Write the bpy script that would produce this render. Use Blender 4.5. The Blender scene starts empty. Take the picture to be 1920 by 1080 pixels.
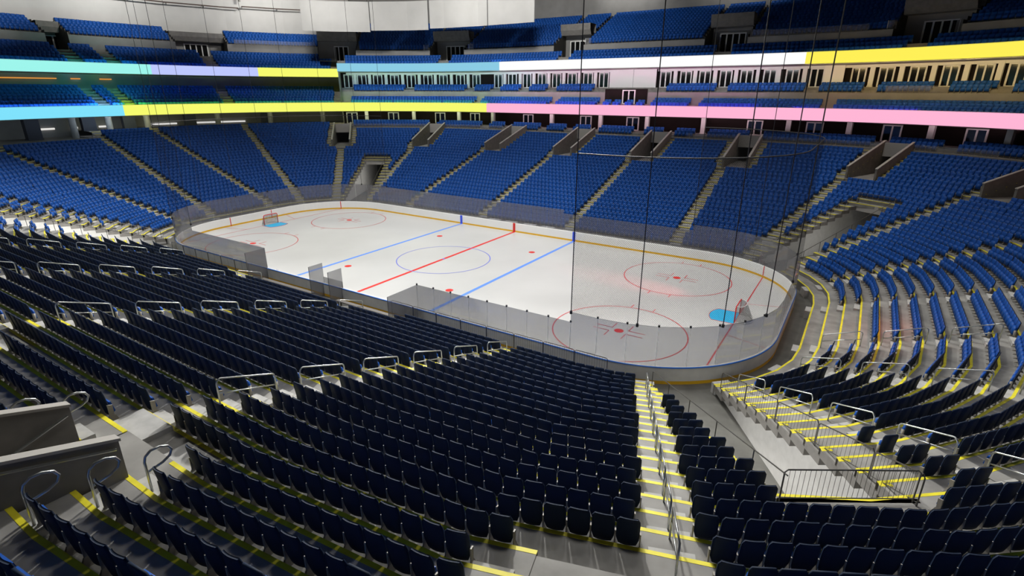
import bpy, math, random
import numpy as np
from mathutils import Matrix, Vector
random.seed(4)
PI = math.pi
COL = bpy.context.scene.collection

# ------------------------------------------------------------------ materials
MATS = {}
def principled(name, col, rough=.6, metal=0.0, noise=0.0, nscale=3.0, spec=.5, bump=0.0, streak=None):
    m = bpy.data.materials.new(name); m.use_nodes = True
    nt = m.node_tree; b = nt.nodes['Principled BSDF']
    b.inputs['Base Color'].default_value = (*col, 1); b.inputs['Roughness'].default_value = rough
    b.inputs['Metallic'].default_value = metal; b.inputs['Specular IOR Level'].default_value = spec
    if noise or bump:
        tc = nt.nodes.new('ShaderNodeTexCoord'); n = nt.nodes.new('ShaderNodeTexNoise')
        n.inputs['Scale'].default_value = nscale; n.inputs['Detail'].default_value = 6
        if streak:
            mp = nt.nodes.new('ShaderNodeMapping'); mp.inputs['Scale'].default_value = streak
            nt.links.new(tc.outputs['Object'], mp.inputs['Vector']); nt.links.new(mp.outputs['Vector'], n.inputs['Vector'])
        else: nt.links.new(tc.outputs['Object'], n.inputs['Vector'])
        if noise:
            r = nt.nodes.new('ShaderNodeValToRGB')
            r.color_ramp.elements[0].position = .3; r.color_ramp.elements[1].position = .7
            r.color_ramp.elements[0].color = (*[c*(1-noise) for c in col], 1)
            r.color_ramp.elements[1].color = (*[min(1, c*(1+noise)) for c in col], 1)
            nt.links.new(n.outputs['Fac'], r.inputs['Fac']); nt.links.new(r.outputs['Color'], b.inputs['Base Color'])
        if bump:
            bp = nt.nodes.new('ShaderNodeBump'); bp.inputs['Strength'].default_value = bump
            nt.links.new(n.outputs['Fac'], bp.inputs['Height']); nt.links.new(bp.outputs['Normal'], b.inputs['Normal'])
    MATS[name] = m; return m
def emission(name, col, st):
    m = bpy.data.materials.new(name); m.use_nodes = True; nt = m.node_tree; nt.nodes.clear()
    o = nt.nodes.new('ShaderNodeOutputMaterial'); e = nt.nodes.new('ShaderNodeEmission')
    e.inputs['Color'].default_value = (*col, 1); e.inputs['Strength'].default_value = st
    nt.links.new(e.outputs[0], o.inputs[0]); MATS[name] = m; return m
def srgb(r, g, b):
    return tuple(((c/255)/12.92 if c/255 <= .04045 else ((c/255+.055)/1.055)**2.4) for c in (r, g, b))
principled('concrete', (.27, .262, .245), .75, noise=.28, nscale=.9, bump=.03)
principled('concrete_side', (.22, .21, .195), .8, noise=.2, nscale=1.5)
principled('step_block', (.46, .455, .44), .8, noise=.12, nscale=3)
principled('floor_grey', (.12, .118, .105), .6, noise=.25, nscale=.8)
principled('tunnel_white', (.62, .61, .59), .7, noise=.06, nscale=3)
principled('parapet', (.19, .18, .165), .75, noise=.15, nscale=2)
principled('parapet_cap', (.42, .40, .37), .7)
principled('yellow_paint', (.84, .74, .03), .55, noise=.15, nscale=2)
principled('kick_yellow', (.80, .45, .015), .4)
principled('ice', (.56, .56, .555), .3, noise=.07, nscale=.12, spec=.3)
principled('board_white', (.93, .93, .91), .35)
principled('board_back', (.66, .65, .60), .6, noise=.1, nscale=1)
principled('rail_blue', (.02, .16, .62), .4)
principled('red_paint', (.72, .03, .025), .4)
principled('blue_paint', (.05, .11, .80), .4)
principled('line_blue', (.13, .30, .86), .4)
principled('circle_red', (.60, .06, .07), .4)
principled('circle_blue', (.16, .19, .72), .4)
principled('crease_blue', (.03, .45, .78), .4)
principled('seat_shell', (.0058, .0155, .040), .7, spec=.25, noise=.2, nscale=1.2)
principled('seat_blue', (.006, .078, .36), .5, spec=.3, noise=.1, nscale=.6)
principled('stanchion', (.30, .28, .245), .55)
principled('steel_rail', (.55, .57, .56), .28, metal=.85)
principled('rail_dark', (.10, .095, .085), .45, metal=.4)
principled('cable_black', (.008, .008, .008), .6)
principled('wall_cream', (.52, .51, .49), .7, noise=.06, nscale=.4)
principled('wall_grey', (.25, .245, .235), .75, noise=.1, nscale=.6)
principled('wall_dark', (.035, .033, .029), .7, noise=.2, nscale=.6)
principled('suite_dark', (.014, .010, .009), .7, noise=.15, nscale=.6, spec=.1)
principled('white_paint', (.78, .78, .76), .5)
principled('door_glass', (.006, .006, .007), .12, spec=.6)
principled('ceiling_dark', (.10, .10, .105), .8, noise=.2, nscale=.3)
principled('pier_dark', (.03, .035, .05), .7)
principled('pipe_brown', (.10, .07, .06), .5)
principled('bench_white', (.13, .12, .11), .5)
principled('goal_white', (.75, .75, .75), .5)
principled('rubber', (.01, .01, .01), .6)

def glass_mat(name, tint, fac, diff):
    m = bpy.data.materials.new(name); m.use_nodes = True; nt = m.node_tree; nt.nodes.clear()
    o = nt.nodes.new('ShaderNodeOutputMaterial'); t = nt.nodes.new('ShaderNodeBsdfTransparent')
    d = nt.nodes.new('ShaderNodeBsdfDiffuse'); g = nt.nodes.new('ShaderNodeBsdfGlossy')
    m1 = nt.nodes.new('ShaderNodeMixShader'); m2 = nt.nodes.new('ShaderNodeMixShader'); fr = nt.nodes.new('ShaderNodeFresnel')
    mu = nt.nodes.new('ShaderNodeMath'); mu.operation = 'MULTIPLY'; mu.inputs[1].default_value = .35
    t.inputs[0].default_value = (*tint, 1); d.inputs[0].default_value = (*diff, 1)
    g.inputs['Roughness'].default_value = .08; m1.inputs[0].default_value = fac
    nt.links.new(t.outputs[0], m1.inputs[1]); nt.links.new(d.outputs[0], m1.inputs[2])
    nt.links.new(fr.outputs[0], mu.inputs[0]); nt.links.new(mu.outputs[0], m2.inputs[0])
    nt.links.new(m1.outputs[0], m2.inputs[1]); nt.links.new(g.outputs[0], m2.inputs[2])
    nt.links.new(m2.outputs[0], o.inputs[0]); MATS[name] = m
glass_mat('plexi', (.675, .675, .68), .12, (.62, .62, .66))  # diffuse share paints the grey haze of the reflected ceiling into the glass
glass_mat('clear_panel', (.90, .90, .90), .08, (.8, .8, .8))

def net_mat(name, pitch, width, col, diag=True):
    m = bpy.data.materials.new(name); m.use_nodes = True; nt = m.node_tree; nt.nodes.clear(); L = nt.links.new
    N = lambda t, **k: nt.nodes.new(t)
    o = N('ShaderNodeOutputMaterial'); tr = N('ShaderNodeBsdfTransparent'); df = N('ShaderNodeBsdfDiffuse'); mx = N('ShaderNodeMixShader')
    df.inputs[0].default_value = (*col, 1)
    uv = N('ShaderNodeUVMap'); sp = N('ShaderNodeSeparateXYZ'); L(uv.outputs[0], sp.inputs[0])
    def M(op, a, b=None):
        n = N('ShaderNodeMath'); n.operation = op
        for i, x in enumerate((a, b)):
            if x is None: continue
            if isinstance(x, (int, float)): n.inputs[i].default_value = x
            else: L(x, n.inputs[i])
        return n.outputs[0]
    if diag:
        a = M('ADD', sp.outputs[0], sp.outputs[1]); b = M('SUBTRACT', sp.outputs[0], sp.outputs[1])
    else: a, b = sp.outputs[0], sp.outputs[1]
    fs = [M('LESS_THAN', M('FRACT', M('DIVIDE', M('ADD', q, 1000.0), pitch)), width/pitch) for q in (a, b)]
    L(M('MAXIMUM', fs[0], fs[1]), mx.inputs[0]); L(tr.outputs[0], mx.inputs[1]); L(df.outputs[0], mx.inputs[2]); L(mx.outputs[0], o.inputs[0])
    MATS[name] = m
net_mat('net_black', .105, .0135, (.012, .012, .012))
net_mat('net_fine', .105, .006, (.02, .02, .02))
net_mat('goal_net', .08, .022, (.22, .22, .22))

# ------------------------------------------------------------------ mesh builder
class MB:
    def __init__(s): s.v = []; s.f = []; s.m = []; s.mats = []; s.uv = {}
    def mi(s, m):
        if m not in s.mats: s.mats.append(m)
        return s.mats.index(m)
    def face(s, idx, m, uv=None):
        if uv: s.uv[len(s.f)] = uv
        s.f.append(tuple(idx)); s.m.append(s.mi(m))
    def quad(s, a, b, c, d, m, uv=None):
        i = len(s.v); s.v += [tuple(a), tuple(b), tuple(c), tuple(d)]; s.face((i, i+1, i+2, i+3), m, uv)
    def hexa(s, p, m, ms=None):      # 8 points: bottom 4 (ccw), top 4
        i = len(s.v); s.v += [tuple(x) for x in p]; ms = ms or [m]*6
        for k, f in enumerate(((3, 2, 1, 0), (4, 5, 6, 7), (0, 1, 5, 4), (1, 2, 6, 5), (2, 3, 7, 6), (3, 0, 4, 7))):
            s.face([i+j for j in f], ms[k])
    def box(s, c, h, m, rot=0.0):    # centre, half sizes, rotation about z
        ca, sa = math.cos(rot), math.sin(rot); P_ = []
        for dz in (-1, 1):
            for dx, dy in ((-1, -1), (1, -1), (1, 1), (-1, 1)):
                x, y = dx*h[0], dy*h[1]
                P_.append((c[0]+x*ca-y*sa, c[1]+x*sa+y*ca, c[2]+dz*h[2]))
        s.hexa(P_, m)
    def tube(s, pts, r, m, n=6, closed=False, cap=True):
        pts = [Vector(p) for p in pts]; rings = []; L = len(pts); prev = None
        for k, p in enumerate(pts):
            a = pts[(k-1) % L] if (k > 0 or closed) else p; b = pts[(k+1) % L] if (k < L-1 or closed) else p
            t = (b-a).normalized()
            if prev is None:
                u = t.cross(Vector((0, 0, 1)))
                if u.length < .05: u = t.cross(Vector((1, 0, 0)))
            else: u = prev - t*prev.dot(t)
            u.normalize(); prev = u; w = t.cross(u); i = len(s.v)
            s.v += [tuple(p + u*(r*math.cos(2*PI*j/n)) + w*(r*math.sin(2*PI*j/n))) for j in range(n)]; rings.append(i)
        rr = list(zip(rings, rings[1:]+rings[:1])) if closed else list(zip(rings, rings[1:]))
        for a, b in rr:
            for j in range(n): s.face((a+j, a+(j+1) % n, b+(j+1) % n, b+j), m)
        if cap and not closed:
            s.face([rings[0]+j for j in range(n)][::-1], m); s.face([rings[-1]+j for j in range(n)], m)
    def cyl(s, x, y, z0, z1, r, m, n=16, r1=None):
        r1 = r if r1 is None else r1; i = len(s.v)
        for z, q in ((z0, r), (z1, r1)): s.v += [(x+q*math.cos(2*PI*j/n), y+q*math.sin(2*PI*j/n), z) for j in range(n)]
        for j in range(n): s.face((i+j, i+(j+1) % n, i+n+(j+1) % n, i+n+j), m)
        s.face([i+n+j for j in range(n)], m); s.face([i+j for j in range(n)][::-1], m)
    def build(s, name, parent=None, smooth=False, origin=None):
        if origin is not None: s.v = [(x-origin[0], y-origin[1], z-origin[2]) for x, y, z in s.v]
        me = bpy.data.meshes.new(name); me.from_pydata(s.v, [], s.f)
        for m in s.mats: me.materials.append(MATS[m])
        me.polygons.foreach_set('material_index', s.m)
        if s.uv:
            ul = me.uv_layers.new(name='UVMap')
            for fi, uvs in s.uv.items():
                for k, li in enumerate(me.polygons[fi].loop_indices): ul.data[li].uv = uvs[k]
        if smooth: me.polygons.foreach_set('use_smooth', [True]*len(me.polygons))
        me.update(); o = bpy.data.objects.new(name, me); COL.objects.link(o)
        if parent: o.parent = parent
        if origin is not None: o.location = origin
        return o
def tag(o, label=None, cat=None, group=None, kind=None):
    if label: o['label'] = label
    if cat: o['category'] = cat
    if group: o['group'] = group
    if kind: o['kind'] = kind
    return o
def empty(name, loc=(0, 0, 0), rz=0.0):
    o = bpy.data.objects.new(name, None); COL.objects.link(o); o.location = loc; o.rotation_euler = (0, 0, rz)
    o.empty_display_size = .3; return o
ORD = ['zeroth', 'first', 'second', 'third', 'fourth', 'fifth', 'sixth', 'seventh', 'eighth', 'ninth', 'tenth', 'eleventh', 'twelfth', 'thirteenth',
       'fourteenth', 'fifteenth', 'sixteenth', 'seventeenth', 'eighteenth', 'nineteenth', 'twentieth']
def ordw(n):
    if n <= 20: return ORD[n]
    t = {2: 'twenty', 3: 'thirty', 4: 'forty', 5: 'fifty', 6: 'sixty'}[n//10]
    return (t+'-'+ORD[n % 10]) if n % 10 else {2: 'twentieth', 3: 'thirtieth', 4: 'fortieth', 5: 'fiftieth', 6: 'sixtieth'}[n//10]

# ------------------------------------------------------------------ camera (fitted to the rink markings)
CAMP = np.array([33.1997, -39.4837, 15.5788]); YAW, PITCH, ROLL, FPX = -.568342069, -.348804368, .00131125, 1015.95
_d = np.array([math.sin(YAW)*math.cos(PITCH), math.cos(YAW)*math.cos(PITCH), math.sin(PITCH)])
_R0 = np.cross(_d, [0, 0, 1]); _R0 /= np.linalg.norm(_R0); _U0 = np.cross(_R0, _d)
_R = math.cos(ROLL)*_R0 + math.sin(ROLL)*_U0; _U = -math.sin(ROLL)*_R0 + math.cos(ROLL)*_U0
def view(p):
    v = np.asarray(p, float)-CAMP; z = v@_d
    return 960+FPX*(v@_R)/z, 540-FPX*(v@_U)/z, z
cam = bpy.data.cameras.new('camera'); co = bpy.data.objects.new('camera', cam); COL.objects.link(co)
cam.sensor_width = 36; cam.lens = FPX/1920*36; cam.clip_end = 400; cam.clip_start = .1
co.matrix_world = Matrix(((_R[0], _U[0], -_d[0], CAMP[0]), (_R[1], _U[1], -_d[1], CAMP[1]), (_R[2], _U[2], -_d[2], CAMP[2]), (0, 0, 0, 1)))
bpy.context.scene.camera = co

# ------------------------------------------------------------------ bowl coordinates
HX, HY, RC = 30.48, 12.95, 8.53
CX, CY = HX-RC, HY-RC
LC = RC*PI/2; T = 4*CX + 4*CY + 4*LC
B1 = 2*CX; B2 = B1+LC; B3 = B2+2*CY; B4 = B3+LC; B5 = B4+2*CX; B6 = B5+LC; B7 = B6+2*CY
def raw(s, d):
    s = s % T; r = RC+d
    if s < B1: return (s-CX, HY+d), (0, 1)
    if s < B2: a = PI/2-(s-B1)/RC; return (CX+r*math.cos(a), CY+r*math.sin(a)), (math.cos(a), math.sin(a))
    if s < B3: return (HX+d, CY-(s-B2)), (1, 0)
    if s < B4: a = -(s-B3)/RC; return (CX+r*math.cos(a), -CY+r*math.sin(a)), (math.cos(a), math.sin(a))
    if s < B5: return (CX-(s-B4), -HY-d), (0, -1)
    if s < B6: a = -PI/2-(s-B5)/RC; return (-CX+r*math.cos(a), -CY+r*math.sin(a)), (math.cos(a), math.sin(a))
    if s < B7: return (-HX-d, -CY+(s-B6)), (-1, 0)
    a = PI-(s-B7)/RC; return (-CX+r*math.cos(a), CY+r*math.sin(a)), (math.cos(a), math.sin(a))
NSEG = 8
NODES = []
for b, flat in ((0, 1), (B1, 0), (B2, 1), (B3, 0), (B4, 1), (B5, 0), (B6, 1), (B7, 0)):
    NODES.append(b)
    if not flat: NODES += [b+LC*k/NSEG for k in range(1, NSEG)]
NODES = sorted(NODES)
ALLN = [n+T*k for k in (-1, 0, 1) for n in NODES]
def P(s, d, fine=False):
    if fine: return raw(s, d)[0]
    lo = max(n for n in ALLN if n <= s+1e-9); hi = min(n for n in ALLN if n > s+1e-9)
    f = (s-lo)/(hi-lo); a = raw(lo+1e-9, d)[0]; b = raw(hi-1e-9, d)[0]
    return (a[0]+(b[0]-a[0])*f, a[1]+(b[1]-a[1])*f)
def span(s0, s1): return [s0]+[n for n in ALLN if s0+1e-6 < n < s1-1e-6]+[s1]
def finespan(s0, s1, step):
    n = max(1, round((s1-s0)/step)); return [s0+(s1-s0)*k/n for k in range(n+1)]
def sA(q, a):   # corner, angle from the long-side normal's end axis (0 = short end, 90 = long side)
    a = math.radians(a)
    return {'FR': B1+(PI/2-a)*RC, 'NR': B3+a*RC, 'NL': B5+(PI/2-a)*RC, 'FL': B7+a*RC}[q]
def far(x): return x+CX
def near(x): return B4+CX-x
def rend(y): return B2+CY-y
def lend(y): return B6+y+CY
def sweep(mb, prof, s0, s1, mats, fine=None, caps=False):
    ss = finespan(s0, s1, fine) if fine else span(s0, s1)
    if isinstance(mats, str): mats = [mats]*(len(prof)-1)
    rows = []
    for s in ss:
        i = len(mb.v)
        for d, z in prof: x, y = P(s, d, bool(fine)); mb.v.append((x, y, z))
        rows.append(i)
    for a, b in zip(rows, rows[1:]):
        for k in range(len(prof)-1):
            if mats[k]: mb.face((a+k, b+k, b+k+1, a+k+1), mats[k])
    if caps:
        for r in (rows[0], rows[-1]): mb.face([r+k for k in range(len(prof))], mats[0])
def ring(mb, d0, d1, z0, z1, s0, s1, m, fine=None):   # closed rectangular section
    ms = m if isinstance(m, list) else [m]*4
    sweep(mb, [(d0, z0), (d0, z1), (d1, z1), (d1, z0), (d0, z0)], s0, s1, ms, fine, caps=True)

# ------------------------------------------------------------------ rink
ice = empty('ice_rink')
tag(ice, 'white ice hockey rink surface with red and blue lines and face-off circles', 'ice rink')
mb = MB(); i0 = 0
ss = finespan(0, T, .6)[:-1]
for s in ss: x, y = P(s, 0.02, True); mb.v.append((x, y, .02))
mb.face(list(range(len(ss)))[::-1], 'ice')
mb.build('ice_surface', ice)
def part(fn, name, par, label=None, smooth=False):
    b = MB(); fn(b); o = b.build(name, par, smooth)
    if label: o['label'] = label
    return o
ZI = .026
def stripe(b, x0, x1, y0, y1, m, z=ZI): b.quad((x0, y0, z), (x1, y0, z), (x1, y1, z), (x0, y1, z), m)
part(lambda b: stripe(b, -.16, .16, -HY, HY, 'red_paint'), 'centre_line', ice, 'red centre line')
for x in (-7.77, 7.77): part(lambda b: stripe(b, x-.17, x+.17, -HY, HY, 'line_blue'), 'blue_line', ice, 'broad blue line')
GX = 27.43; gy = CY+math.sqrt(RC**2-(GX-CX)**2)
for x in (-GX, GX): part(lambda b: stripe(b, x-.05, x+.05, -gy, gy, 'circle_red'), 'goal_line', ice, 'thin red goal line')
def circ(b, x, y, r, w, m, a0=0, a1=2*PI, z=ZI+.003):
    n = 64
    for k in range(n):
        t0 = a0+(a1-a0)*k/n; t1 = a0+(a1-a0)*(k+1)/n
        q = lambda t, rr: (x+rr*math.cos(t), y+rr*math.sin(t), z)
        b.quad(q(t0, r-w/2), q(t0, r+w/2), q(t1, r+w/2), q(t1, r-w/2), m)
def disc(b, x, y, r, m, z=ZI+.004):
    i = len(b.v); n = 28; b.v += [(x+r*math.cos(2*PI*k/n), y+r*math.sin(2*PI*k/n), z) for k in range(n)]; b.face(range(i, i+n), m)
part(lambda b: circ(b, 0, 0, 4.57, .09, 'circle_blue'), 'centre_circle', ice, 'thin blue centre circle')
part(lambda b: disc(b, 0, 0, .15, 'circle_blue'), 'centre_spot', ice)
for x in (-6.1, 6.1):
    for y in (-6.71, 6.71): part(lambda b: disc(b, x, y, .33, 'red_paint'), 'face_off_spot', ice)
for sx in (-1, 1):
    for sy in (-1, 1):
        x, y = 21.03*sx, 6.71*sy
        part(lambda b: circ(b, x, y, 4.57, .08, 'circle_red'), 'face_off_circle', ice, 'thin red face-off circle')
        part(lambda b: disc(b, x, y, .33, 'red_paint'), 'face_off_spot', ice)
        def hashes(b):
            for ex in (-1, 1):
                for ey in (-1, 1):
                    xa, ya = x+ex*.6, y+ey*.3
                    stripe(b, min(xa, xa+ex*1.2), max(xa, xa+ex*1.2), ya-.035, ya+.035, 'circle_red', ZI+.003)
                    stripe(b, xa-.035, xa+.035, min(ya, ya+ey*.9), max(ya, ya+ey*.9), 'circle_red', ZI+.003)
                    xb = x+ex*.85
                    y1 = y+ey*4.57; stripe(b, xb-.035, xb+.035, min(y1, y1+ey*.6), max(y1, y1+ey*.6), 'circle_red', ZI+.003)
        part(hashes, 'face_off_marks', ice, 'red hash marks beside a face-off spot')
for sx in (-1, 1):
    def crease(b):
        pts = [(GX, -1.22), (GX-.7, -1.22)]
        a = math.asin(1.22/1.83); pts += [(GX-.35-1.55*math.cos(t), 1.83*math.sin(t)) for t in np.linspace(-a, a, 24)]
        pts += [(GX-.7, 1.22), (GX, 1.22)]
        i = len(b.v); b.v += [(sx*p[0], p[1], ZI+.002) for p in pts]; b.face(range(i, i+len(pts)) if sx < 0 else list(range(i, i+len(pts)))[::-1], 'crease_blue')
        for p, q in zip(pts, pts[1:]):
            b.tube([(sx*p[0], p[1], ZI+.004), (sx*q[0], q[1], ZI+.004)], .022, 'circle_red', 4)
    part(crease, 'goal_crease', ice, 'pale blue goal crease edged in red')
    part(lambda b: [b.quad(*( (sx*X, Y, ZI+.003) for X, Y in ((GX, yy*3.35-.03), (GX, yy*3.35+.03), (30.4, yy*4.27+.03), (30.4, yy*4.27-.03))), 'circle_red') for yy in (-1, 1)], 'trapezoid_line', ice)
boards = empty('dasher_boards')
tag(boards, 'white hockey rink boards with yellow kick strip, blue cap rail and clear glass', 'rink boards')
def full(fn, name, label=None):
    b = MB(); fn(b); o = b.build(name, boards)
    if label: o['label'] = label
full(lambda b: sweep(b, [(0, .2), (0, 1.05)], 0, T, 'board_white', .5), 'board_face', 'white inner face of the boards')
full(lambda b: sweep(b, [(-.01, .02), (-.01, .2), (0, .2)], 0, T, 'kick_yellow', .5), 'kick_strip', 'yellow kick strip along the ice')
full(lambda b: sweep(b, [(.16, 1.03), (.16, .2)], 0, T, 'board_back', .5), 'board_back', 'beige outer face of the boards')
full(lambda b: sweep(b, [(.165, .2), (.165, 0)], 0, T, 'kick_yellow', .5), 'outer_kick_strip', 'orange strip at the foot of the outer face')
full(lambda b: sweep(b, [(.0, 1.05), (.04, 1.075), (.135, 1.075), (.18, 1.05), (.18, 1.0), (.16, 1.0)], 0, T, ['board_white', 'board_back', 'rail_blue', 'rail_blue', 'rail_blue'], .5), 'cap_rail', 'blue rail along the top of the boards')
def bstripe(s, w, m, name):
    b = MB(); sweep(b, [(-.012, .02), (-.012, 1.06), (.0, 1.08)], s-w, s+w, m, .2); b.build(name, boards)
for s, w, m, n in ((far(-7.77), .17, 'blue_paint', 'blue_line_mark'), (far(7.77), .17, 'blue_paint', 'blue_line_mark'), (far(0), .16, 'red_paint', 'centre_line_mark'),
                   (near(-7.77), .17, 'blue_paint', 'blue_line_mark'), (near(7.77), .17, 'blue_paint', 'blue_line_mark'), (near(0), .16, 'red_paint', 'centre_line_mark')): bstripe(s, w, m, n)
for q in ('FR', 'NR', 'NL', 'FL'): bstripe(sA(q, math.degrees(math.acos((GX-CX)/RC))), .05, 'red_paint', 'goal_line_mark')
bstripe(lend(-3.4), .05, 'red_paint', 'goal_line_mark'); bstripe(lend(2.2), .05, 'red_paint', 'goal_line_mark')
# glass panes: (s0, s1, top z, pane width)
GL = [(near(-8.94), near(-20.4)+.01, 2.86, 1.53), (near(20.4)-0.01, near(8.42), 2.86, 1.5),
      (sA('NR', 0)-2*CY-LC-2.5-(CX-20.4-1.0)*0, near(20.4), 3.48, 1.6)]
def panes(s0, s1, z1, w):
    n = max(1, round((s1-s0)/w))
    for k in range(n):
        a, c = s0+(s1-s0)*k/n+.012, s0+(s1-s0)*(k+1)/n-.012
        b = MB(); P4 = []
        for z in (1.07, z1):
            for s, d in ((a, .085), (c, .085), (c, .1), (a, .1)): x, y = raw(s, d)[0]; P4.append((x, y, z))
        b.hexa(P4, 'plexi'); PAN.append(b.build('glass_pane', boards))
    return n
PAN = []
tops = []
for s0, s1, z1, w in ((near(20.4), near(8.42), 2.86, 1.5), (near(-8.94), near(-20.4), 2.86, 1.64), (near(-20.4), T+far(-20.4), 3.46, 1.75),
                      (far(-20.4), far(-4.0), 3.4, 2.05), (far(-4.0), far(6.4), 3.38, 2.08), (far(6.4), far(20.4), 2.95, 2.0), (far(20.4), near(20.4), 3.48, 1.72)):
    n = panes(s0, s1, z1, w); tops += [(s0+(s1-s0)*k/n, z1) for k in range(n+1)]
# dark caps where panes meet, on the near side and round the near right corner
cp = 0
for s, z in tops:
    if B3+2 < s < near(8.3):
        x, y = raw(s, .09)[0]; b = MB(); b.cyl(x, y, z-.02, z+.09, .06, 'rubber', 8); b.tube([(x, y, 1.05), (x, y, z)], .010, 'board_white', 4); b.build('pane_cap', boards)

# goals
def goal(sx, label):
    g = empty('hockey_goal', (sx*GX, 0, .02), 0 if sx > 0 else PI); tag(g, label, 'goal')
    b = MB(); H, W = 1.22, .93
    path = [(0, -W, 0), (0, -W, H-.08), (0, -W+.08, H), (0, W-.08, H), (0, W, H-.08), (0, W, 0)]
    b.tube(path, .045, 'red_paint', 8); b.build('goal_frame', g, True)['label'] = 'red posts and crossbar'
    base = [(0, -W, .04)]+[(.35+.75*math.sin(t), -(W+.02)*math.cos(t), .04) for t in np.linspace(0.15, PI-.15, 14)]+[(0, W, .04)]
    b = MB(); b.tube(base, .04, 'goal_white', 6)
    top = [(0, -W+.08, H)]+[(.1+.45*math.sin(t), -(W-.1)*math.cos(t), H-.03) for t in np.linspace(0.2, PI-.2, 12)]+[(0, W-.08, H)]
    b.tube(top, .025, 'goal_white', 6); b.tube([(.55, 0, H-.03), (.62, 0, .6), (1.08, 0, .05)], .022, 'goal_white', 6)
    b.build('base_frame', g, True)['label'] = 'white curved base and top frame'
    b = MB(); n = len(base); m = len(top)
    for k in range(13):
        f0, f1 = k/13, (k+1)/13
        def at(l, f): q = f*(len(l)-1); i = min(int(q), len(l)-2); a, c = Vector(l[i]), Vector(l[i+1]); return a+(c-a)*(q-i)
        A, B_, C, D = at(base, f0), at(base, f1), at(top, f1), at(top, f0)
        b.quad(A, B_, C, D, 'goal_net', [(f0*4.4, 0), (f1*4.4, 0), (f1*4.4, 1.4), (f0*4.4, 1.4)])
    i = len(b.v); b.v += [tuple(p) for p in top]; b.face(range(i, i+m), 'goal_net', [(p[0], p[1]) for p in top])
    b.build('goal_netting', g)['label'] = 'white goal netting'
goal(1, 'red hockey goal with white netting in the near right end of the rink')
goal(-1, 'small red hockey goal with white netting in the far left end of the rink')

# ------------------------------------------------------------------ lower bowl
D0, PITCHR, Z0, RISE, NR = 1.4, .97, .65, .31, 27
dk = lambda k: D0+PITCHR*k
zk = lambda k: Z0+RISE*k
TROW, THW = 14, 1.75
TUNC = [sA('FR', 57), sA('NR', 58), sA('NL', 58), sA('FL', 59)]
def tcut(c, k, hw=THW):
    a = math.asin(hw/(RC+dk(k)+.5))*RC; return (c-a, c+a)
VOMS = []   # aisle s, centre s, half width, landing row
for x in (-18.3, -5.9, 6.1, 18.3): VOMS.append((far(x), far(x+1.3), 1.35, 19))
VOMS += [(sA('FR', 70), sA('FR', 67.4), 1.35, 19), (sA('FR', 45), sA('FR', 41.6), 1.35, 19), (sA('FL', 70), sA('FL', 72), 1.35, 19), (sA('FL', 45), sA('FL', 45), 1.35, 19)]
for x in (17.5, 5.5, -6.1, -17.8): VOMS.append((near(x), near(x+1.8), 1.15, 21))
VOMS += [(sA('NR', 70), sA('NR', 73.0), 1.35, 19), (sA('NR', 45), sA('NR', 41.5), 1.35, 20), (sA('NL', 70), sA('NL', 72), 1.35, 20), (sA('NL', 45), sA('NL', 45), 1.35, 20)]
def scl(s, d):   # metres per unit s at offset d
    s %= T
    return (RC+d)/RC if (B1 < s < B2 or B3 < s < B4 or B5 < s < B6 or B7 < s) else 1.0
def cuts_for(k):
    c = []
    if k < TROW: c += [tcut(t, k) for t in TUNC]
    if k < 2: c.append((near(9.2), near(-9.2)))
    c += [(v-hw/scl(v, dk(k)+.5), v+hw/scl(v, dk(k)+.5)) for _, v, hw, r in VOMS if k >= r]
    return sorted((a % T, b % T) for a, b in c)
def intervals(k, s0=0.0, s1=T):
    out = []; p = s0
    for a, b in cuts_for(k):
        if a > p: out.append((p, a))
        p = max(p, b)
    if p < s1: out.append((p, s1))
    return out
terr = MB(); nose = MB()
for k in range(NR+1):
    zlow = zk(k-1) if k else 0.0
    for a, b in intervals(k):
        sweep(terr, [(dk(k), zlow), (dk(k), zk(k)), (dk(k+1) if k < NR else 28.3, zk(k))], a, b, ['concrete_side', 'concrete'])
        ring(nose, dk(k)-.004, dk(k)+.108, zk(k)-.03, zk(k)+.005, a, b, 'yellow_paint')
    # risers closing the cuts toward the row above
XROW = 3   # three further rows on the left end
XS = (lend(-4), sA('FL', 45))
for j in range(XROW):
    k = NR+1+j
    sweep(terr, [(dk(k), zk(k-1)), (dk(k), zk(k)), (dk(k+1), zk(k))], *XS, ['concrete_side', 'concrete'])
    ring(nose, dk(k)-.004, dk(k)+.108, zk(k)-.03, zk(k)+.005, *XS, 'yellow_paint')
tag(terr.build('seating_terrace'), 'stepped grey concrete terrace of the lower seating bowl', None, None, 'structure')
o = nose.build('trim_1'); tag(o, 'yellow painted nosing along the front edge of every terrace row', None, None, 'structure')
b = MB(); b.quad((-110, -110, 0), (110, -110, 0), (110, 110, 0), (-110, 110, 0), 'floor_grey'); tag(b.build('floor'), 'grey concrete walkway round the rink boards', None, None, 'structure')

AIS = [(v[0], v) for v in VOMS]+[(q, None) for q in (sA('FR', 21), rend(3.2), rend(-4.42), sA('NR', 21), sA('NL', 20), lend(-4), lend(4), sA('FL', 20))]
def voff(v): return (v[1]-v[0])*scl(v[1], dk(v[3]))     # metres from the aisle to the vestibule centre, +s
def frame(s):
    (x, y), n = raw(s, 0); return np.array([x, y]), np.array(n), np.array([n[1], -n[0]])   # base, outward, tangent (clockwise = +s)
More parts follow.
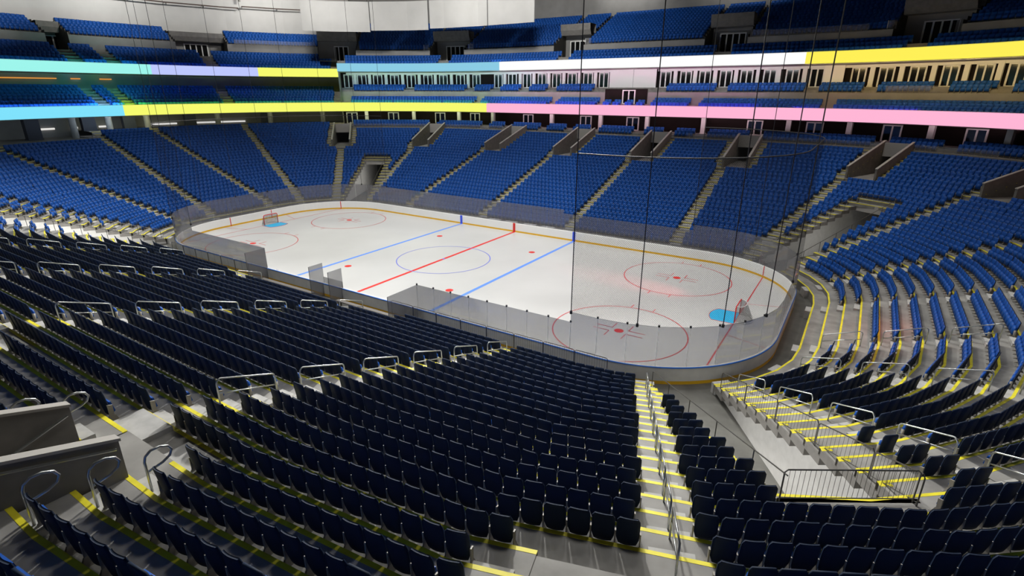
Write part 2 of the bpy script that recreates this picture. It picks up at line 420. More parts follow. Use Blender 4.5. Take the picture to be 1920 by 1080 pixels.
# half-height step blocks in the aisles
bl = MB()
def loc(s, t, d): b0, n, tt = frame(s); p = b0+n*d+tt*t; return p[0], p[1], math.atan2(tt[1], tt[0])
for s, v in AIS:
    kk0 = 2 if v and abs(s-near(0)) < 8 else 0
    vr = v[3] if v else 99; top = NR-2 if not (XS[0]-.1 <= s % T <= XS[1]+.1) else NR+XROW
    for k in range(kk0, min(vr, top)):
        x, y, r = loc(s, 0, dk(k)-.19 if k else dk(0)-.19)
        bl.box((x, y, zk(k)-RISE/2-.075 if k else .3), (.5, .185, .078 if k else .3), 'step_block', r)
    if v:
        c, hw = v[1], v[2]
        for k in range(vr+1, NR+1):
            for t in (-hw-.72, hw+.72):
                x, y, r = loc(c, t, dk(k)-.19); bl.box((x, y, zk(k)-RISE/2-.075), (.45, .185, .078), 'step_block', r)
        for t, w, dd in (((-.35, .8, .42), (-2.95, .7, .34)) if vr == 21 else ()):
            x, y, r = loc(s, t, dk(vr)-.02-dd); bl.box((x, y, zk(vr)-RISE/2-.0755), (w, dd, .0785), 'step_block', r)
tag(bl.build('trim_2'), 'grey half-height step blocks in the aisles', None, None, 'structure')

# vomitories
def vomitory(v, i):
    s, VW, VROW = v[1:4]; nearside = 8 <= i <= 11
    bs, n, t = frame(s); b = MB(); zf = zk(VROW)-.02; d0, d1 = dk(VROW)+(.1 if nearside else 2.6 if i == 12 else -.4), 28.3
    def q(tt, d, z): p = bs+n*d+t*tt; return (p[0], p[1], z)
    b.quad(q(-VW, dk(VROW)-.02, zf), q(VW, dk(VROW)-.02, zf), q(VW, 34, zf), q(-VW, 34, zf), 'concrete')
    b.quad(q(-VW-.02, dk(VROW), zf-.5), q(VW+.02, dk(VROW), zf-.5), q(VW+.02, dk(VROW), zf), q(-VW-.02, dk(VROW), zf), 'concrete_side')
    o1 = b.build('vestibule_floor'); tag(o1, None, None, None, 'structure'); o1['label'] = 'flat grey landing of an entrance cut into the seating'
    for sg in (-1, 1):
        b = MB(); a0, a1 = VW*sg, (VW+.2)*sg
        zt0, zt1 = zk(VROW)+1.25, zk(NR)+1.15
        b.hexa([q(a0, d0+.9, zf), q(a1, d0+.9, zf), q(a1, d1, zf), q(a0, d1, zf), q(a0, d0+.9, zt0), q(a1, d0+.9, zt0), q(a1, d1, zt1), q(a0, d1, zt1)], 'parapet')
        b.hexa([q(a0-.03*sg, d0+.86, zt0), q(a1+.03*sg, d0+.86, zt0), q(a1+.03*sg, d1, zt1), q(a0-.03*sg, d1, zt1), q(a0-.03*sg, d0+.86, zt0+.07), q(a1+.03*sg, d0+.86, zt0+.07), q(a1+.03*sg, d1, zt1+.07), q(a0-.03*sg, d1, zt1+.07)], 'parapet_cap')
        if nearside and sg > 0: b.tube([q(a0-.08*sg, d0+1.0, zt0-.15), q(a0-.08*sg, d0+4.4, zf-.1)], .03, 'steel_rail', 6)
        if nearside and sg < 0: b.tube([q(a1+.08*sg, d0+1.0, zt0-.12), q(a1+.08*sg, d1, zt1-.12)], .03, 'steel_rail', 6)
        b.hexa([q(a0, d1, zf), q(a1, d1, zf), q(a1, 34, zf), q(a0, 34, zf), q(a0, d1, 8.7), q(a1, d1, 8.7), q(a1, 34, 8.7), q(a0, 34, 8.7)], 'parapet')
        w = b.build('wall_vestibule'); tag(w, None, None, None, 'structure')
    b = MB(); b.hexa([q(-VW, d1-.25, 8.45), q(VW, d1-.25, 8.45), q(VW, d1, 8.45), q(-VW, d1, 8.45), q(-VW, d1-.25, 10.0), q(VW, d1-.25, 10.0), q(VW, d1, 10.0), q(-VW, d1, 10.0)], 'parapet_cap')
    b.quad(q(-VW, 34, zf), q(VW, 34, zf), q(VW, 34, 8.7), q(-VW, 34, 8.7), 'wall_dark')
    b.quad(q(-VW, d1, 8.45), q(VW, d1, 8.45), q(VW, 34, 8.45), q(-VW, 34, 8.45), 'wall_grey')
    tag(b.build('wall_vestibule_header'), None, None, None, 'structure')
for i, v in enumerate(VOMS): vomitory(v, i)

# corner tunnels: parallel walls, stepped concrete edge over a recessed pale wall
def tunnel(c, i):
    bs, n, t = frame(c)
    def q(tt, d, z): p = bs+n*d+t*tt; return (p[0], p[1], z)
    for sg in (-1, 1):
        b = MB(); w = (THW+.28)*sg; e = (THW-.06)*sg; e2 = (THW+.3)*sg
        for k in range(TROW+8):
            da, db = dk(k), dk(k+1); z = zk(k)-.05 if k < TROW else min(4.4, zk(TROW))
            b.quad(q(w, da, 0), q(w, db, 0), q(w, db, z), q(w, da, z), 'tunnel_white')
            if k < TROW:
                b.hexa([q(e, da-.03, z-.30), q(e, db, z-.30), q(e2, db, z-.30), q(e2, da-.03, z-.30), q(e, da-.03, z+.045), q(e, db, z+.045), q(e2, db, z+.045), q(e2, da-.03, z+.045)], 'parapet')
                b.hexa([q(e-.004*sg, da-.035, z+.02), q(e-.004*sg, da+.085, z+.02), q(e2, da+.085, z+.02), q(e2, da-.035, z+.02), q(e-.004*sg, da-.035, z+.055), q(e-.004*sg, da+.085, z+.055), q(e2, da+.085, z+.055), q(e2, da-.035, z+.055)], 'yellow_paint')
        b.quad(q(w, dk(0), 0), q(w*1.6, dk(0), 0), q(w*1.6, dk(0), zk(0)), q(w, dk(0), zk(0)), 'concrete_side')
        tag(b.build('wall_tunnel'), None, None, None, 'structure')
    b = MB(); zt = zk(TROW); d = dk(TROW); w = THW+.3
    b.hexa([q(-w, d-.02, zt-.75), q(w, d-.02, zt-.75), q(w, d+.15, zt-.75), q(-w, d+.15, zt-.75), q(-w, d-.02, zt), q(w, d-.02, zt), q(w, d+.15, zt), q(-w, d+.15, zt)], 'parapet_cap')
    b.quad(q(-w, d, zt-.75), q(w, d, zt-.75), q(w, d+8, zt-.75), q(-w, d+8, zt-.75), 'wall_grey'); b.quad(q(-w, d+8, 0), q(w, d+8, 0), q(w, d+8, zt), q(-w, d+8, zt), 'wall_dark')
    tag(b.build('wall_tunnel_header'), None, None, None, 'structure')
for i, c in enumerate(TUNC): tunnel(c, i)
TLAMP = []
for i, c in enumerate(TUNC):
    bs, n, t = frame(c); sg = (1, 1, -1, 1)[i]
    for d, z in ((5.5, 1.2), (9.5, 2.2), (13.5, 2.8)):
        if i == 0 and d > 10: continue
        p = bs+n*d+t*(THW+.1)*sg; TLAMP.append((p, t*(-sg), z, (30, 75, 150, 40)[i]))

# ------------------------------------------------------------------ upper levels
G = sA('FL', 45)-T         # boundary between the left open decks and the suite side
RS, RE = G, B2+1           # suite side
LS, LE = B5+4, G+T         # open decks on the left
def struct(name, mb_, label=None): return tag(mb_.build(name), label, None, None, 'structure')
b = MB(); sweep(b, [(28.3, zk(NR)), (28.3, 9.3), (29.25, 9.3), (29.25, 9.6), (30.3, 9.6), (30.3, 9.75), (33, 9.75)], RS, RE, ['wall_grey', 'concrete', 'concrete_side', 'concrete', 'concrete_side', 'concrete'])
struct('suite_terrace', b, 'low concrete terrace with box seats above the lower bowl')
b = MB(); sweep(b, [(33, 9.75), (33, 12.1), (29.1, 12.1)], RS, RE, ['suite_dark', 'suite_dark']); struct('wall_suites_lower', b, 'dark suite front wall under the lower display ribbon')
b = MB(); sweep(b, [(29.3, 12.1), (29.3, 13.1), (30.2, 13.1), (30.2, 13.4), (31.1, 13.4), (31.1, 13.7), (32.1, 13.7), (32.1, 15.4), (33.0, 15.4), (33.0, 15.75), (33.9, 15.75), (33.9, 16.1), (35, 16.1)], RS, RE,
                ['concrete_side', 'concrete']*3+['wall_grey', 'concrete', 'concrete_side', 'concrete', 'concrete_side', 'concrete'])
struct('balcony_terrace', b, 'stepped concrete balcony between the two display ribbons')
b = MB(); sweep(b, [(35, 16.1), (35, 18.75), (28.1, 18.75)], RS, RE, ['suite_dark', 'wall_cream']); struct('wall_suites_upper', b, 'dark wall behind the upper row of suite doors')
UR = lambda j: (31.1+.85*j, 22.35+.385*j)
NU = 13
UV_R = [(9.76, 15.0), (33.4, 39.0), (sA('FR', 73.5), sA('FR', 64)), (151.7-T, 153.1-T), (156.0-T, 157.4-T)]
UV_L = [(136.7, 138.5), (147.3, 148.9)]
UV_L = [(136.9, 139.6), (147.3, 148.8)]
def compl(s0, s1, cuts):
    out = []; p = s0
    for a, c in sorted(cuts):
        if a > p: out.append((p, a))
        p = c
    if p < s1: out.append((p, s1))
    return out
b = MB(); sweep(b, [(28.3, 18.8), (28.3, 19.6), (29.2, 19.6), (29.2, 20.1), (30.05, 20.1), (30.05, 20.6), (31.0, 20.6)], RS, RE, ['concrete_side', 'concrete']*3)
prof = [(31.0, 20.6), (31.0, 22.35)]; ms = ['wall_grey']
for j in range(NU): d, z = UR(j); prof += [(d+.85, z), (d+.85, z+.385)]; ms += ['concrete', 'concrete_side']
for a, c in compl(RS, RE, UV_R): sweep(b, prof, a, c, ms)
struct('upper_terrace', b, 'steep concrete terrace of the upper deck on the suite side')
b = MB(); sweep(b, [(42.2, 20), (42.2, 36)], RS, RE, 'wall_grey'); struct('wall_far', b, 'grey wall behind the highest rows of the suite side')
# left decks
b = MB(); sweep(b, [(28.3, 8.9), (28.3, 9.15), (37, 9.15)], LS, XS[0], ['concrete_side', 'floor_grey']); sweep(b, [(dk(NR+4)-.0, 9.9), (dk(NR+4), 10.0), (37, 10.0)], *XS, ['concrete_side', 'floor_grey'])
struct('left_concourse', b, 'grey concourse floor behind the left lower rows')
b = MB(); sweep(b, [(37, 9.1), (37, 12.1), (29.1, 12.1)], LS, LE, ['wall_grey', 'wall_grey']); struct('wall_left_lower', b, 'grey concourse wall under the lower ribbon')
LD = lambda j: (29.4+.9*j, 12.95+.41*j)
prof = [(29.3, 12.1), (29.3, 12.95)]; ms = ['concrete_side']
for j in range(7): d, z = LD(j); prof += [(d+.85, z), (d+.85, z+.41)]; ms += ['concrete', 'concrete_side']
prof += [(39, prof[-1][1])]; ms += ['floor_grey']
b = MB(); sweep(b, prof, LS, LE, ms); struct('left_balcony_terrace', b, 'stepped concrete balcony on the left between the ribbons')
b = MB(); sweep(b, [(39, 15.8), (39, 17.9), (31.1, 17.9)], LS, LE, ['wall_grey', 'wall_dark']); struct('wall_left_middle', b, 'wall at the back of the left balcony')
LU = lambda j: (31.4+.85*j, 18.85+.44*j)
prof = [(31.3, 17.9), (31.3, 18.85)]; ms = ['concrete_side']
for j in range(6): d, z = LU(j); prof += [(d+.83, z), (d+.83, z+.44)]; ms += ['concrete', 'concrete_side']
prof = prof[:-1]; ms = ms[:-1]; dl, zl = prof[-1]
LT = lambda j: (dl+.05+.85*j, 23.15+.385*j)
b = MB(); sweep(b, prof, LS, LE, ms)
prof2 = [(dl, zl), (dl, 23.15)]; ms2 = ['wall_grey']
for j in range(5): d, z = LT(j); prof2 += [(d+.85, z), (d+.85, z+.385)]; ms2 += ['concrete', 'concrete_side']
for a, c in compl(LS, LE, UV_L): sweep(b, prof2, a, c, ms2)
struct('left_upper_terrace', b, 'stepped concrete upper deck on the left')
b = MB(); sweep(b, [(40.9, 20), (40.9, 36)], LS, LE+.4, 'wall_cream'); struct('wall_left', b, 'tall cream wall above the left upper deck')
b = MB(); sweep(b, [(28.3, 9.1), (42.2, 9.1)], G-.02, G+.02, 'wall_grey')
pa, pb = P(G, 29.2), P(G, 42.2); b.quad((pa[0], pa[1], 13.2), (pb[0], pb[1], 13.2), (pb[0], pb[1], 20), (pa[0], pa[1], 20), 'wall_grey')
pa = P(G, 31.0); b.quad((pa[0], pa[1], 9), (pb[0], pb[1], 9), (pb[0], pb[1], 13.2), (pa[0], pa[1], 13.2), 'wall_cream')
struct('wall_divider', b, 'end wall between the left decks and the suites')
b = MB(); b.quad((-110, -110, 36), (110, -110, 36), (110, 110, 36), (-110, 110, 36), 'ceiling_dark'); struct('ceiling', b, 'dark arena roof')
# shell on the camera side so the bowl is closed
b = MB(); sweep(b, [(28.3, 9.0), (36, 9.0), (36, 36)], B2+1, B5+4, ['floor_grey', 'wall_dark']); struct('wall_near', b, 'dark outer wall behind the near stands')

def upper_vom(a, c, side, i):
    """entrance recess in the upper deck: cheek walls, hanging concrete header, door wall"""
    w0, w1, wb = (31.0, 42.2, 20.6) if side == 'R' else (dl, 40.9, zl)
    zh = 24.0 if side == 'R' else 23.5
    zc = 25.6 if side == 'R' else 24.9
    db = w0+4.2
    for s in (a, c):
        b = MB(); r = []
        N = NU if side == 'R' else 5
        for j in range(N):
            d, z = UR(j) if side == 'R' else LT(j)
            p, q = P(s, d-.1), P(s, d+.85)
            b.quad((p[0], p[1], wb), (q[0], q[1], wb), (q[0], q[1], z+.4), (p[0], p[1], z+.4), 'wall_dark')
        tag(b.build('wall_recess'), None, None, None, 'structure')
    b = MB(); sweep(b, [(db, wb), (db, zh+.6)], a, c, 'wall_grey'); sweep(b, [(w0+.1, wb+.01), (db, wb+.01)], a, c, 'concrete')
    sweep(b, [(w0+2.6, zh), (w0+2.2, zh+.7), (w0+2.1, zc), (w0+2.45, zc+.05), (w0+3.2, zc), (db+.1, zc), (db+.1, zh), (w0+2.6, zh)], a, c, ['parapet', 'parapet', 'parapet_cap', 'parapet', 'parapet', 'parapet', 'wall_grey'])
    tag(b.build('wall_recess_header'), None, None, None, 'structure')
    # rows continuing over the header
    b = MB(); N = NU if side == 'R' else 5; first = 5 if side == 'R' else 3
    pr = []; mm = []
    for j in range(first, N):
        d, z = UR(j) if side == 'R' else LT(j); pr += [(d, z), (d+.85, z)]; mm += ['concrete', 'concrete_side']
    if len(pr) > 2: sweep(b, pr, a, c, mm[:-1]); tag(b.build('recess_roof_terrace'), None, None, None, 'structure')
    return db
DOOR = [0]
def double_door(s, d, z0, z1, w, n=2, label=None, dn=None):
    """white framed double glass door facing the rink"""
    bs, nn, t = frame(s); A = np.array(P(s, d)); DOOR[0] += 1
    e = P(s+.01, d); t = np.array(e)-A; t /= np.linalg.norm(t); nn = np.array([-t[1], t[0]])
    def q(tt, dd, z): p = A+nn*dd+t*tt; return (p[0], p[1], z)
    b = MB(); f = .09
    for tt in [(-w/2)+w*k/n for k in range(n+1)]:
        b.hexa([q(tt-f, -.12, z0), q(tt+f, -.12, z0), q(tt+f, 0, z0), q(tt-f, 0, z0), q(tt-f, -.12, z1), q(tt+f, -.12, z1), q(tt+f, 0, z1), q(tt-f, 0, z1)], 'white_paint')
    for za, zb in ((z1-f*1.6, z1), (z0, z0+.1)):
        b.hexa([q(-w/2, -.1, za), q(w/2, -.1, za), q(w/2, 0, za), q(-w/2, 0, za), q(-w/2, -.1, zb), q(w/2, -.1, zb), q(w/2, 0, zb), q(-w/2, 0, zb)], 'white_paint')
    o = b.build('door_%d' % DOOR[0]); tag(o, label, None, None, 'structure')
    for k in range(n):
        g = MB(); a_, c_ = -w/2+w*k/n+f, -w/2+w*(k+1)/n-f
        g.hexa([q(a_, -.05, z0+.1), q(c_, -.05, z0+.1), q(c_, -.03, z0+.1), q(a_, -.03, z0+.1), q(a_, -.05, z1-.14), q(c_, -.05, z1-.14), q(c_, -.03, z1-.14), q(a_, -.03, z1-.14)], 'door_glass')
        g.build('door_glass', o)
for i, (a, c) in enumerate(UV_R):
    db = upper_vom(a, c, 'R', i); m = (a+c)/2; double_door(m, db-.02, 20.6, 23.3, 3.4, 4, 'white framed glass doors in an upper deck entrance on the suite side')
for i, (a, c) in enumerate(UV_L):
    db = upper_vom(a, c, 'L', i); m = (a+c)/2; double_door(m, db-.02, zl, 23.2, 3.6, 4, 'white framed glass doors in an upper deck entrance on the left')
# suite doors and columns
D2 = [152.65, 153.13, 153.71, 154.34, 154.97, 155.6, 156.21, 156.88, 157.51, 158.41, 158.97, 161.55, 164.6, 167.44, 170.36, 173.28, 176.1, 186.23, 189.3, 192.1, 195.04, 197.86, 200.9, 203.13, 203.72, 204.66, 205.27, 205.91, 206.55, 207.19, 207.76, 208.4, 209.0]
D2 = [x-T for x in D2]
for s in D2: double_door(s, 34.95, 16.1, 18.45, 1.55, 2, 'white framed double glass door of an upper suite')
D1 = [152.69, 154.29, 156.17, 157.62, 163.08, 174.15, 182.24, 200.22, 203.96, 205.78, 207.53, 209.4]
for s in D1: double_door(s-T, 32.95, 9.75, 11.75, 1.9, 2, 'white framed double glass door of a lower suite')
def column(s, d, z0, z1, w, dep, m, label, group, rnd=False, cat='column'):
    bs, n, t = frame(s); A = P(s, d); b = MB()
    if rnd: b.cyl(A[0], A[1], z0, z1-.25, w, m, 20); b.cyl(A[0], A[1], z1-.25, z1, w*1.15, m, 20)
    else:
        b.box((A[0], A[1], (z0+z1)/2), (w, dep, (z1-z0)/2), m, math.atan2(t[1], t[0])); b.box((A[0], A[1], z0+.08), (w+.05, dep+.05, .08), m, math.atan2(t[1], t[0]))
    o = b.build('pillar', None, False, (A[0], A[1], z0)); tag(o, label, cat, group)
cs = []
for a, c in zip(D2, D2[1:]):
    if abs(c-a)*scl((a+c)/2, 35) < 4.5: cs.append((a+c)/2)
for i, s in enumerate(cs): column(s, 34.72, 16.1, 18.74, .27, .13, 'white_paint', '%s white pillar from the left between the upper suite doors' % ordw(i+1), 'white pillars between the upper suite doors')
C1 = [153.29, 155.18, 157.07, 158.56, 168.49, 177.36, 185.06, 193.47, 203.34, 204.87, 206.73, 208.3]
for i, s in enumerate(C1): column(s-T, 31.6, 9.75, 12.09, .30, .25, 'white_paint', '%s white pillar from the left under the lower display ribbon' % ordw(i+1), 'white pillars under the lower display ribbon')
for i, s in enumerate([135.7, 138.2, 143.6, 147.1, 149.6]): column(s, 33.5, 9.16 if s < XS[0] else 10.01, 12.09, .85, .4, 'pier_dark', '%s dark pier from the left behind the left lower rows' % ordw(i+1), 'dark piers on the left concourse')
for i, s in enumerate([136.6, 140.3, 145.6, 147.9, 149.7, 151.6]): column(s, 32.0, 9.16 if s < XS[0] else 10.01, 12.09, .42, .3, 'wall_grey', '%s round grey column from the left on the left concourse' % ordw(i+1), 'round columns on the left concourse', True)
# blank white panels and the lower doorway in the middle of the suite side
b = MB(); ring(b, 34.2, 34.35, 15.95, 18.74, 18.3, 22.2, 'white_paint'); ring(b, 34.2, 34.35, 15.95, 18.74, 22.26, 25.9, 'white_paint'); struct('wall_panels', b, 'blank white wall panels between the two runs of suite doors')
b = MB(); ring(b, 32.0, 32.09, 13.72, 15.9, 18.6, 25.5, 'suite_dark'); struct('wall_doorway', b, 'dark recess below the blank white panels')
double_door(22.6, 31.95, 13.72, 15.75, 1.9, 2, 'white framed double door below the blank white panels')
# light strips on the lower left wall (wall-washer lamps) and orange strips on the middle wall
emission('strip_white', (1, .98, .94), .75); emission('strip_orange', (1, .42, .08), .7)
k = 0
for a, c in ((133.6, 135.2), (136.1, 136.5), (137.1, 138.0), (139.0, 139.9), (140.8, 142.6), (144.2, 145.2), (146.0, 146.9), (147.5, 149.0)):
    b = MB(); ring(b, 36.75, 36.95, 10.2, 10.45, a, c, 'strip_white'); k += 1; tag(b.build('light_strip'), '%s glowing white strip light from the left along the left concourse wall' % ordw(k), 'light', 'strip lights on the left concourse')
k = 0
for a, c in ((133.2, 137.6), (139.4, 140.6), (143.2, 144.8)):
    b = MB(); ring(b, 38.6, 38.8, 17.15, 17.3, a, c, 'strip_orange'); k += 1; tag(b.build('light_strip'), '%s orange strip light from the left under the upper left ribbon' % ordw(k), 'light', 'orange strip lights')

b = MB()
for a, c in ((RS+.2, 18.2), (26.0, RE)): ring(b, 34.6, 34.8, 18.42, 18.74, a, c, 'white_paint')
ring(b, 34.3, 34.45, 16.1, 18.74, 44.82, 45.28, 'white_paint')
struct('wall_suite_lintel', b, 'white lintel over the upper suite doors')
# display ribbons
SPILL = []
def rib(name, segs, d, z0, z1, label):
    r = empty(name); tag(r, label, 'display')
    a, c = segs[0][0], segs[-1][1]
    b = MB(); sweep(b, [(d+.02, z0-.06), (d+.25, z0-.06), (d+.25, z1+.05), (d+.02, z1+.05)], a, c, 'white_paint'); b.build('housing', r)
    for s0, s1, col, st, ln in segs:
        mn = 'led_'+ln.replace(' ', '_')
        if mn not in MATS: emission(mn, col, st)
        b = MB(); sweep(b, [(d, z0), (d, z1)], s0, s1, mn); o = b.build('screen', r); o['label'] = ln+' stretch of screen'
rib('ribbon_display', [(LS, 141.41, srgb(128, 226, 252), 1.0, 'light blue'), (141.41, 158.61, srgb(246, 251, 112), 1.0, 'yellow'), (158.61, T+B2+1, srgb(255, 182, 214), 1.0, 'pink')], 29, 12.1, 13.55,
    'lower curved LED ribbon display in light blue, yellow and pink round the bowl')
rib('ribbon_display', [(LS, 146.02, srgb(158, 246, 236), 1.0, 'turquoise'), (146.02, 149.48, srgb(190, 200, 255), 1.0, 'lavender'), (149.48, LE, srgb(246, 251, 100), 1.0, 'yellow')], 31, 17.9, 19.27,
    'upper left LED ribbon display in turquoise, lavender and yellow')
rib('ribbon_display', [(G, 1.23, srgb(140, 204, 228), 1.0, 'sky blue'), (1.23, 44.55, (1, 1, 1), 1.0, 'white'), (44.55, B2+1, srgb(255, 240, 88), 1.0, 'golden yellow')], 28, 18.78, 20.07,
    'upper right LED ribbon display in sky blue, white and golden yellow')

# hanging white panels
for i, (a, c, z0, dd) in enumerate(((151.2, 154.03, 24.75, 24.0), (154.08, 156.67, 24.95, 23.9), (156.74, 160.76, 25.15, 24.0), (160.95, 169.2, 25.15, 24.0))):
    b = MB(); ring(b, dd, dd+.15, z0, 29.25, a-T, c-T, 'wall_cream')
    for s in (a-T+.05, c-T-.05): p = P(s, dd+.07); b.tube([(p[0], p[1], 29.2), (p[0], p[1], 36)], .03, 'cable_black', 5)
    tag(b.build('hanging_panel'), '%s large white panel from the left hanging below the roof' % ordw(i+1), 'panel', 'hanging white panels')
# pipes with brackets on the tall left wall
for i, (a, c, z) in enumerate(((138.5, 149.4, 29.3), (149.5, 152.6, 29.6))):
    b = MB(); b.tube([(*P(s, 39.6), z) for s in finespan(a, c, .5)], .10, 'pipe_brown', 8)
    for s in finespan(a, c, 1.0):
        p, q = P(s, 39.6), P(s, 40.9); b.tube([(p[0], p[1], z), (p[0], p[1], z-.35)], .06, 'cable_black', 5); b.tube([(p[0], p[1], z), (q[0], q[1], z)], .04, 'pipe_brown', 5)
    tag(b.build('wall_pipe'), ('long brown pipe with small brackets high on the cream left wall', 'shorter brown pipe beside the first hanging white panel')[i], 'pipe')
p = P(149.45, 39.3); b = MB(); b.tube([(p[0], p[1], 30.3), (p[0], p[1], 36)], .16, 'rail_dark', 8); tag(b.build('wall_pipe'), 'dark upright post between the two wall pipes', 'pipe')

# parapet glass on the decks
def parapet(s0, s1, d, z0, z1, lab, mat='clear_panel'):
    b = MB(); ring(b, d, d+.02, z0, z1, s0, s1, mat); tag(b.build('glass_screen'), lab, 'glass screen')
parapet(G+.3, 1.8, 28.45, 9.3, 9.95, 'low glass screen before the box seats at the left corner')
parapet(33, 49.5, 28.45, 9.3, 9.95, 'low glass screen before the box seats at the right')
parapet(46.4, 47.7, 32.2, 15.4, 16.2, 'glass screen before the upper suite seats below the yellow ribbon')
parapet(40.5, 45.8, 31.05, 22.35, 23.1, 'glass screen along the upper deck wall on the right')
parapet(39.2, 41.5, 31.0, 22.35, 23.2, 'glass screen beside an upper deck entrance, right of the white ribbon middle')
parapet(149.0, 151.6, 31.0+4.6, 23.15, 23.9, 'glass screen on the upper left deck above the yellow ribbon')
for s, lab in ((15.2, 'small pale railing right of the middle upper deck entrance'), (156.0-T-.25, 'small pale railing left of the upper deck entrance near the sky blue ribbon'), (157.4-T+.2, 'small pale railing right of the upper deck entrance near the sky blue ribbon'), (46.2, 'small pale railing at the right upper deck entrance')):
    b = MB(); ring(b, 31.2, 31.25, 22.36, 23.3, s, s+.9/scl(s, 31), 'clear_panel'); p = P(s, 31.2); b.tube([(p[0], p[1], 22.3), (p[0], p[1], 23.3)], .03, 'white_paint', 5); tag(b.build('rail_screen'), lab, 'railing')

# ------------------------------------------------------------------ seats
# local frame: +Y away from the rink, origin on the tread under the seat
BO = [(-.20, .20), (.20, .20), (.25, .36), (.262, .87), (.22, .96), (-.22, .96), (-.262, .87), (-.252, .36)]
def template(end=False):
    b = MB(); yf = lambda z: .0+(z-.2)*.13; yb = lambda z: yf(z)+.05
    F = [(x, yf(z), z) for x, z in BO]; K = [(x*1.02, yb(z), z) for x, z in BO]
    b.v += F+K
    for q in ((0, 1, 2, 7), (7, 2, 3, 6), (6, 3, 4, 5)):
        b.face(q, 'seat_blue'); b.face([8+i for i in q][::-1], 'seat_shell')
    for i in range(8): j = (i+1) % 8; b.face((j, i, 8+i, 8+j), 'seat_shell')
    # folded pan
    b.hexa([(-.23, -.10, .27), (.23, -.10, .27), (.23, -.02, .25), (-.23, -.02, .25), (-.21, -.05, .66), (.21, -.05, .66), (.21, .05, .68), (-.21, .05, .68)], 'seat_blue')
    for x in ((-.27, .27) if end else (-.27,)):
        b.hexa([(x-.022, -.15, 0), (x+.022, -.15, 0), (x+.022, .14, 0), (x-.022, .14, 0), (x-.022, -.03, .12), (x+.022, -.03, .12), (x+.022, .06, .12), (x-.022, .06, .12)], 'stanchion')
        b.hexa([(x-.018, -.03, .12), (x+.018, -.03, .12), (x+.018, .06, .12), (x-.018, .06, .12), (x-.014, -.05, .50), (x+.014, -.05, .50), (x+.014, .06, .52), (x-.014, .06, .52)], 'stanchion')
    return np.array(b.v), np.array(b.f), np.array(b.m), b.mats
W = .545
SEATS = []    # x, y, z, ang, end, tier, k, run id, index in run, run length
RUN = [0]
def seat_run(s0, s1, d, z, t0, t1, tier, k):
    """seats along a row chord path between s0 and s1, trimmed t0/t1 metres"""
    ss = span(s0, s1); pts = [np.array(P(s, d)) for s in ss]
    seg = [np.linalg.norm(q-p) for p, q in zip(pts, pts[1:])]; L = sum(seg); n = int((L-t0-t1)/W)
    if n < 1: return
    st = t0+(L-t0-t1-n*W)/2; RUN[0] += 1; cum = np.concatenate([[0], np.cumsum(seg)])
    for i in range(n):
        u = st+W*(i+.5); j = min(int(np.searchsorted(cum, u, side='right')-1), len(seg)-1)
        f = (u-cum[j])/seg[j]; p = pts[j]+(pts[j+1]-pts[j])*f; tt = (pts[j+1]-pts[j])/seg[j]
        a = math.atan2(tt[1], tt[0])   # tangent is +s (clockwise); outward = left of tangent -> +Y local
        SEATS.append((p[0], p[1], z, a, 1 if i == n-1 else 0, tier, k, RUN[0], i, n))
SD = .76
def deck_rows(s0, s1, aisles, rows, tier, hw=.62):
    for k, (d, z) in enumerate(rows):
        al = sorted(a for a in aisles if s0 < a < s1); ed = [s0]+al+[s1]
        for i, (a, c) in enumerate(zip(ed, ed[1:])):
            seat_run(a, c, d+SD-.1, z, hw if i else .3, hw if i < len(ed)-2 else .3, tier, k)
AS = sorted(((s % T, v) for s, v in AIS), key=lambda q: q[0])
XSET = (lend(-4)-.1, sA('FL', 45)+.1)
for k in range(NR+XROW-1):
    for i, (s, v) in enumerate(AS):
        s2, v2 = AS[(i+1) % len(AS)]
        if s2 < s: s2 += T
        mid = ((s+s2)/2) % T
        if k > NR-2 and not XSET[0] < mid < XSET[1]: continue
        t0 = t1 = .53
        if v and k >= v[3]-1: t0 = max(.53, voff(v)+v[2]+(.95 if k >= v[3] else .5))
        if v2 and k >= v2[3]-1: t1 = max(.53, -voff(v2)+v2[2]+(.95 if k >= v2[3] else .5))
        lo = 0
        if B1+6 < mid < B4-5.0 or B5+6 < mid < T-6: lo = 1
        if abs(mid-rend(-.6)) < 1.5: lo = 3
        if k < lo: continue
        tc = [c for c in TUNC if s < c < s2]
        if tc and k <= TROW:
            a, c = tcut(tc[0], min(k, TROW-1))
            el, er = (.62, .62)
            if B3 < mid < B4: el, er = 1.35, .15
            if B7 < mid: el, er = .15, .9
            if B1 < mid < B2: el, er = .62, .15
            if k == TROW: el = er = .2
            seat_run(s, a, dk(k)+SD, zk(k), t0, el, 'low', k); seat_run(c, s2, dk(k)+SD, zk(k), er, t1, 'low', k)
        elif k < 2 and B4 < mid < B5 and s < near(-9) and s2 > near(9):
            a, c = (near(9.0), near(-9.5)) 
            if k == 0: a, c = near(9.0), near(-40)
            if s < a: seat_run(s, min(a, s2), dk(k)+SD, zk(k), t0, .1 if a < s2 else t1, 'low', k)
            if s2 > c: seat_run(max(c, s), s2, dk(k)+SD, zk(k), .1 if c > s else t0, t1, 'low', k)
        else: seat_run(s, s2, dk(k)+SD, zk(k), t0, t1, 'low', k)
m_ = lambda L_: [x-T if x > 120 else x for x in L_]
BG = m_([156.12, T-.6, 1.91, 8.93, 13.81, 18.05, 25.52, 30.0, 34.75, 42.04, 46.74, 48.3]); BG = sorted(BG)
deck_rows(RS+.3, RE, BG, [(28.5, 9.3), (29.45, 9.6)], 'box', .75)
BA = sorted(m_([157.98, 21.34, 45.19, 152.6, 10, 33]))
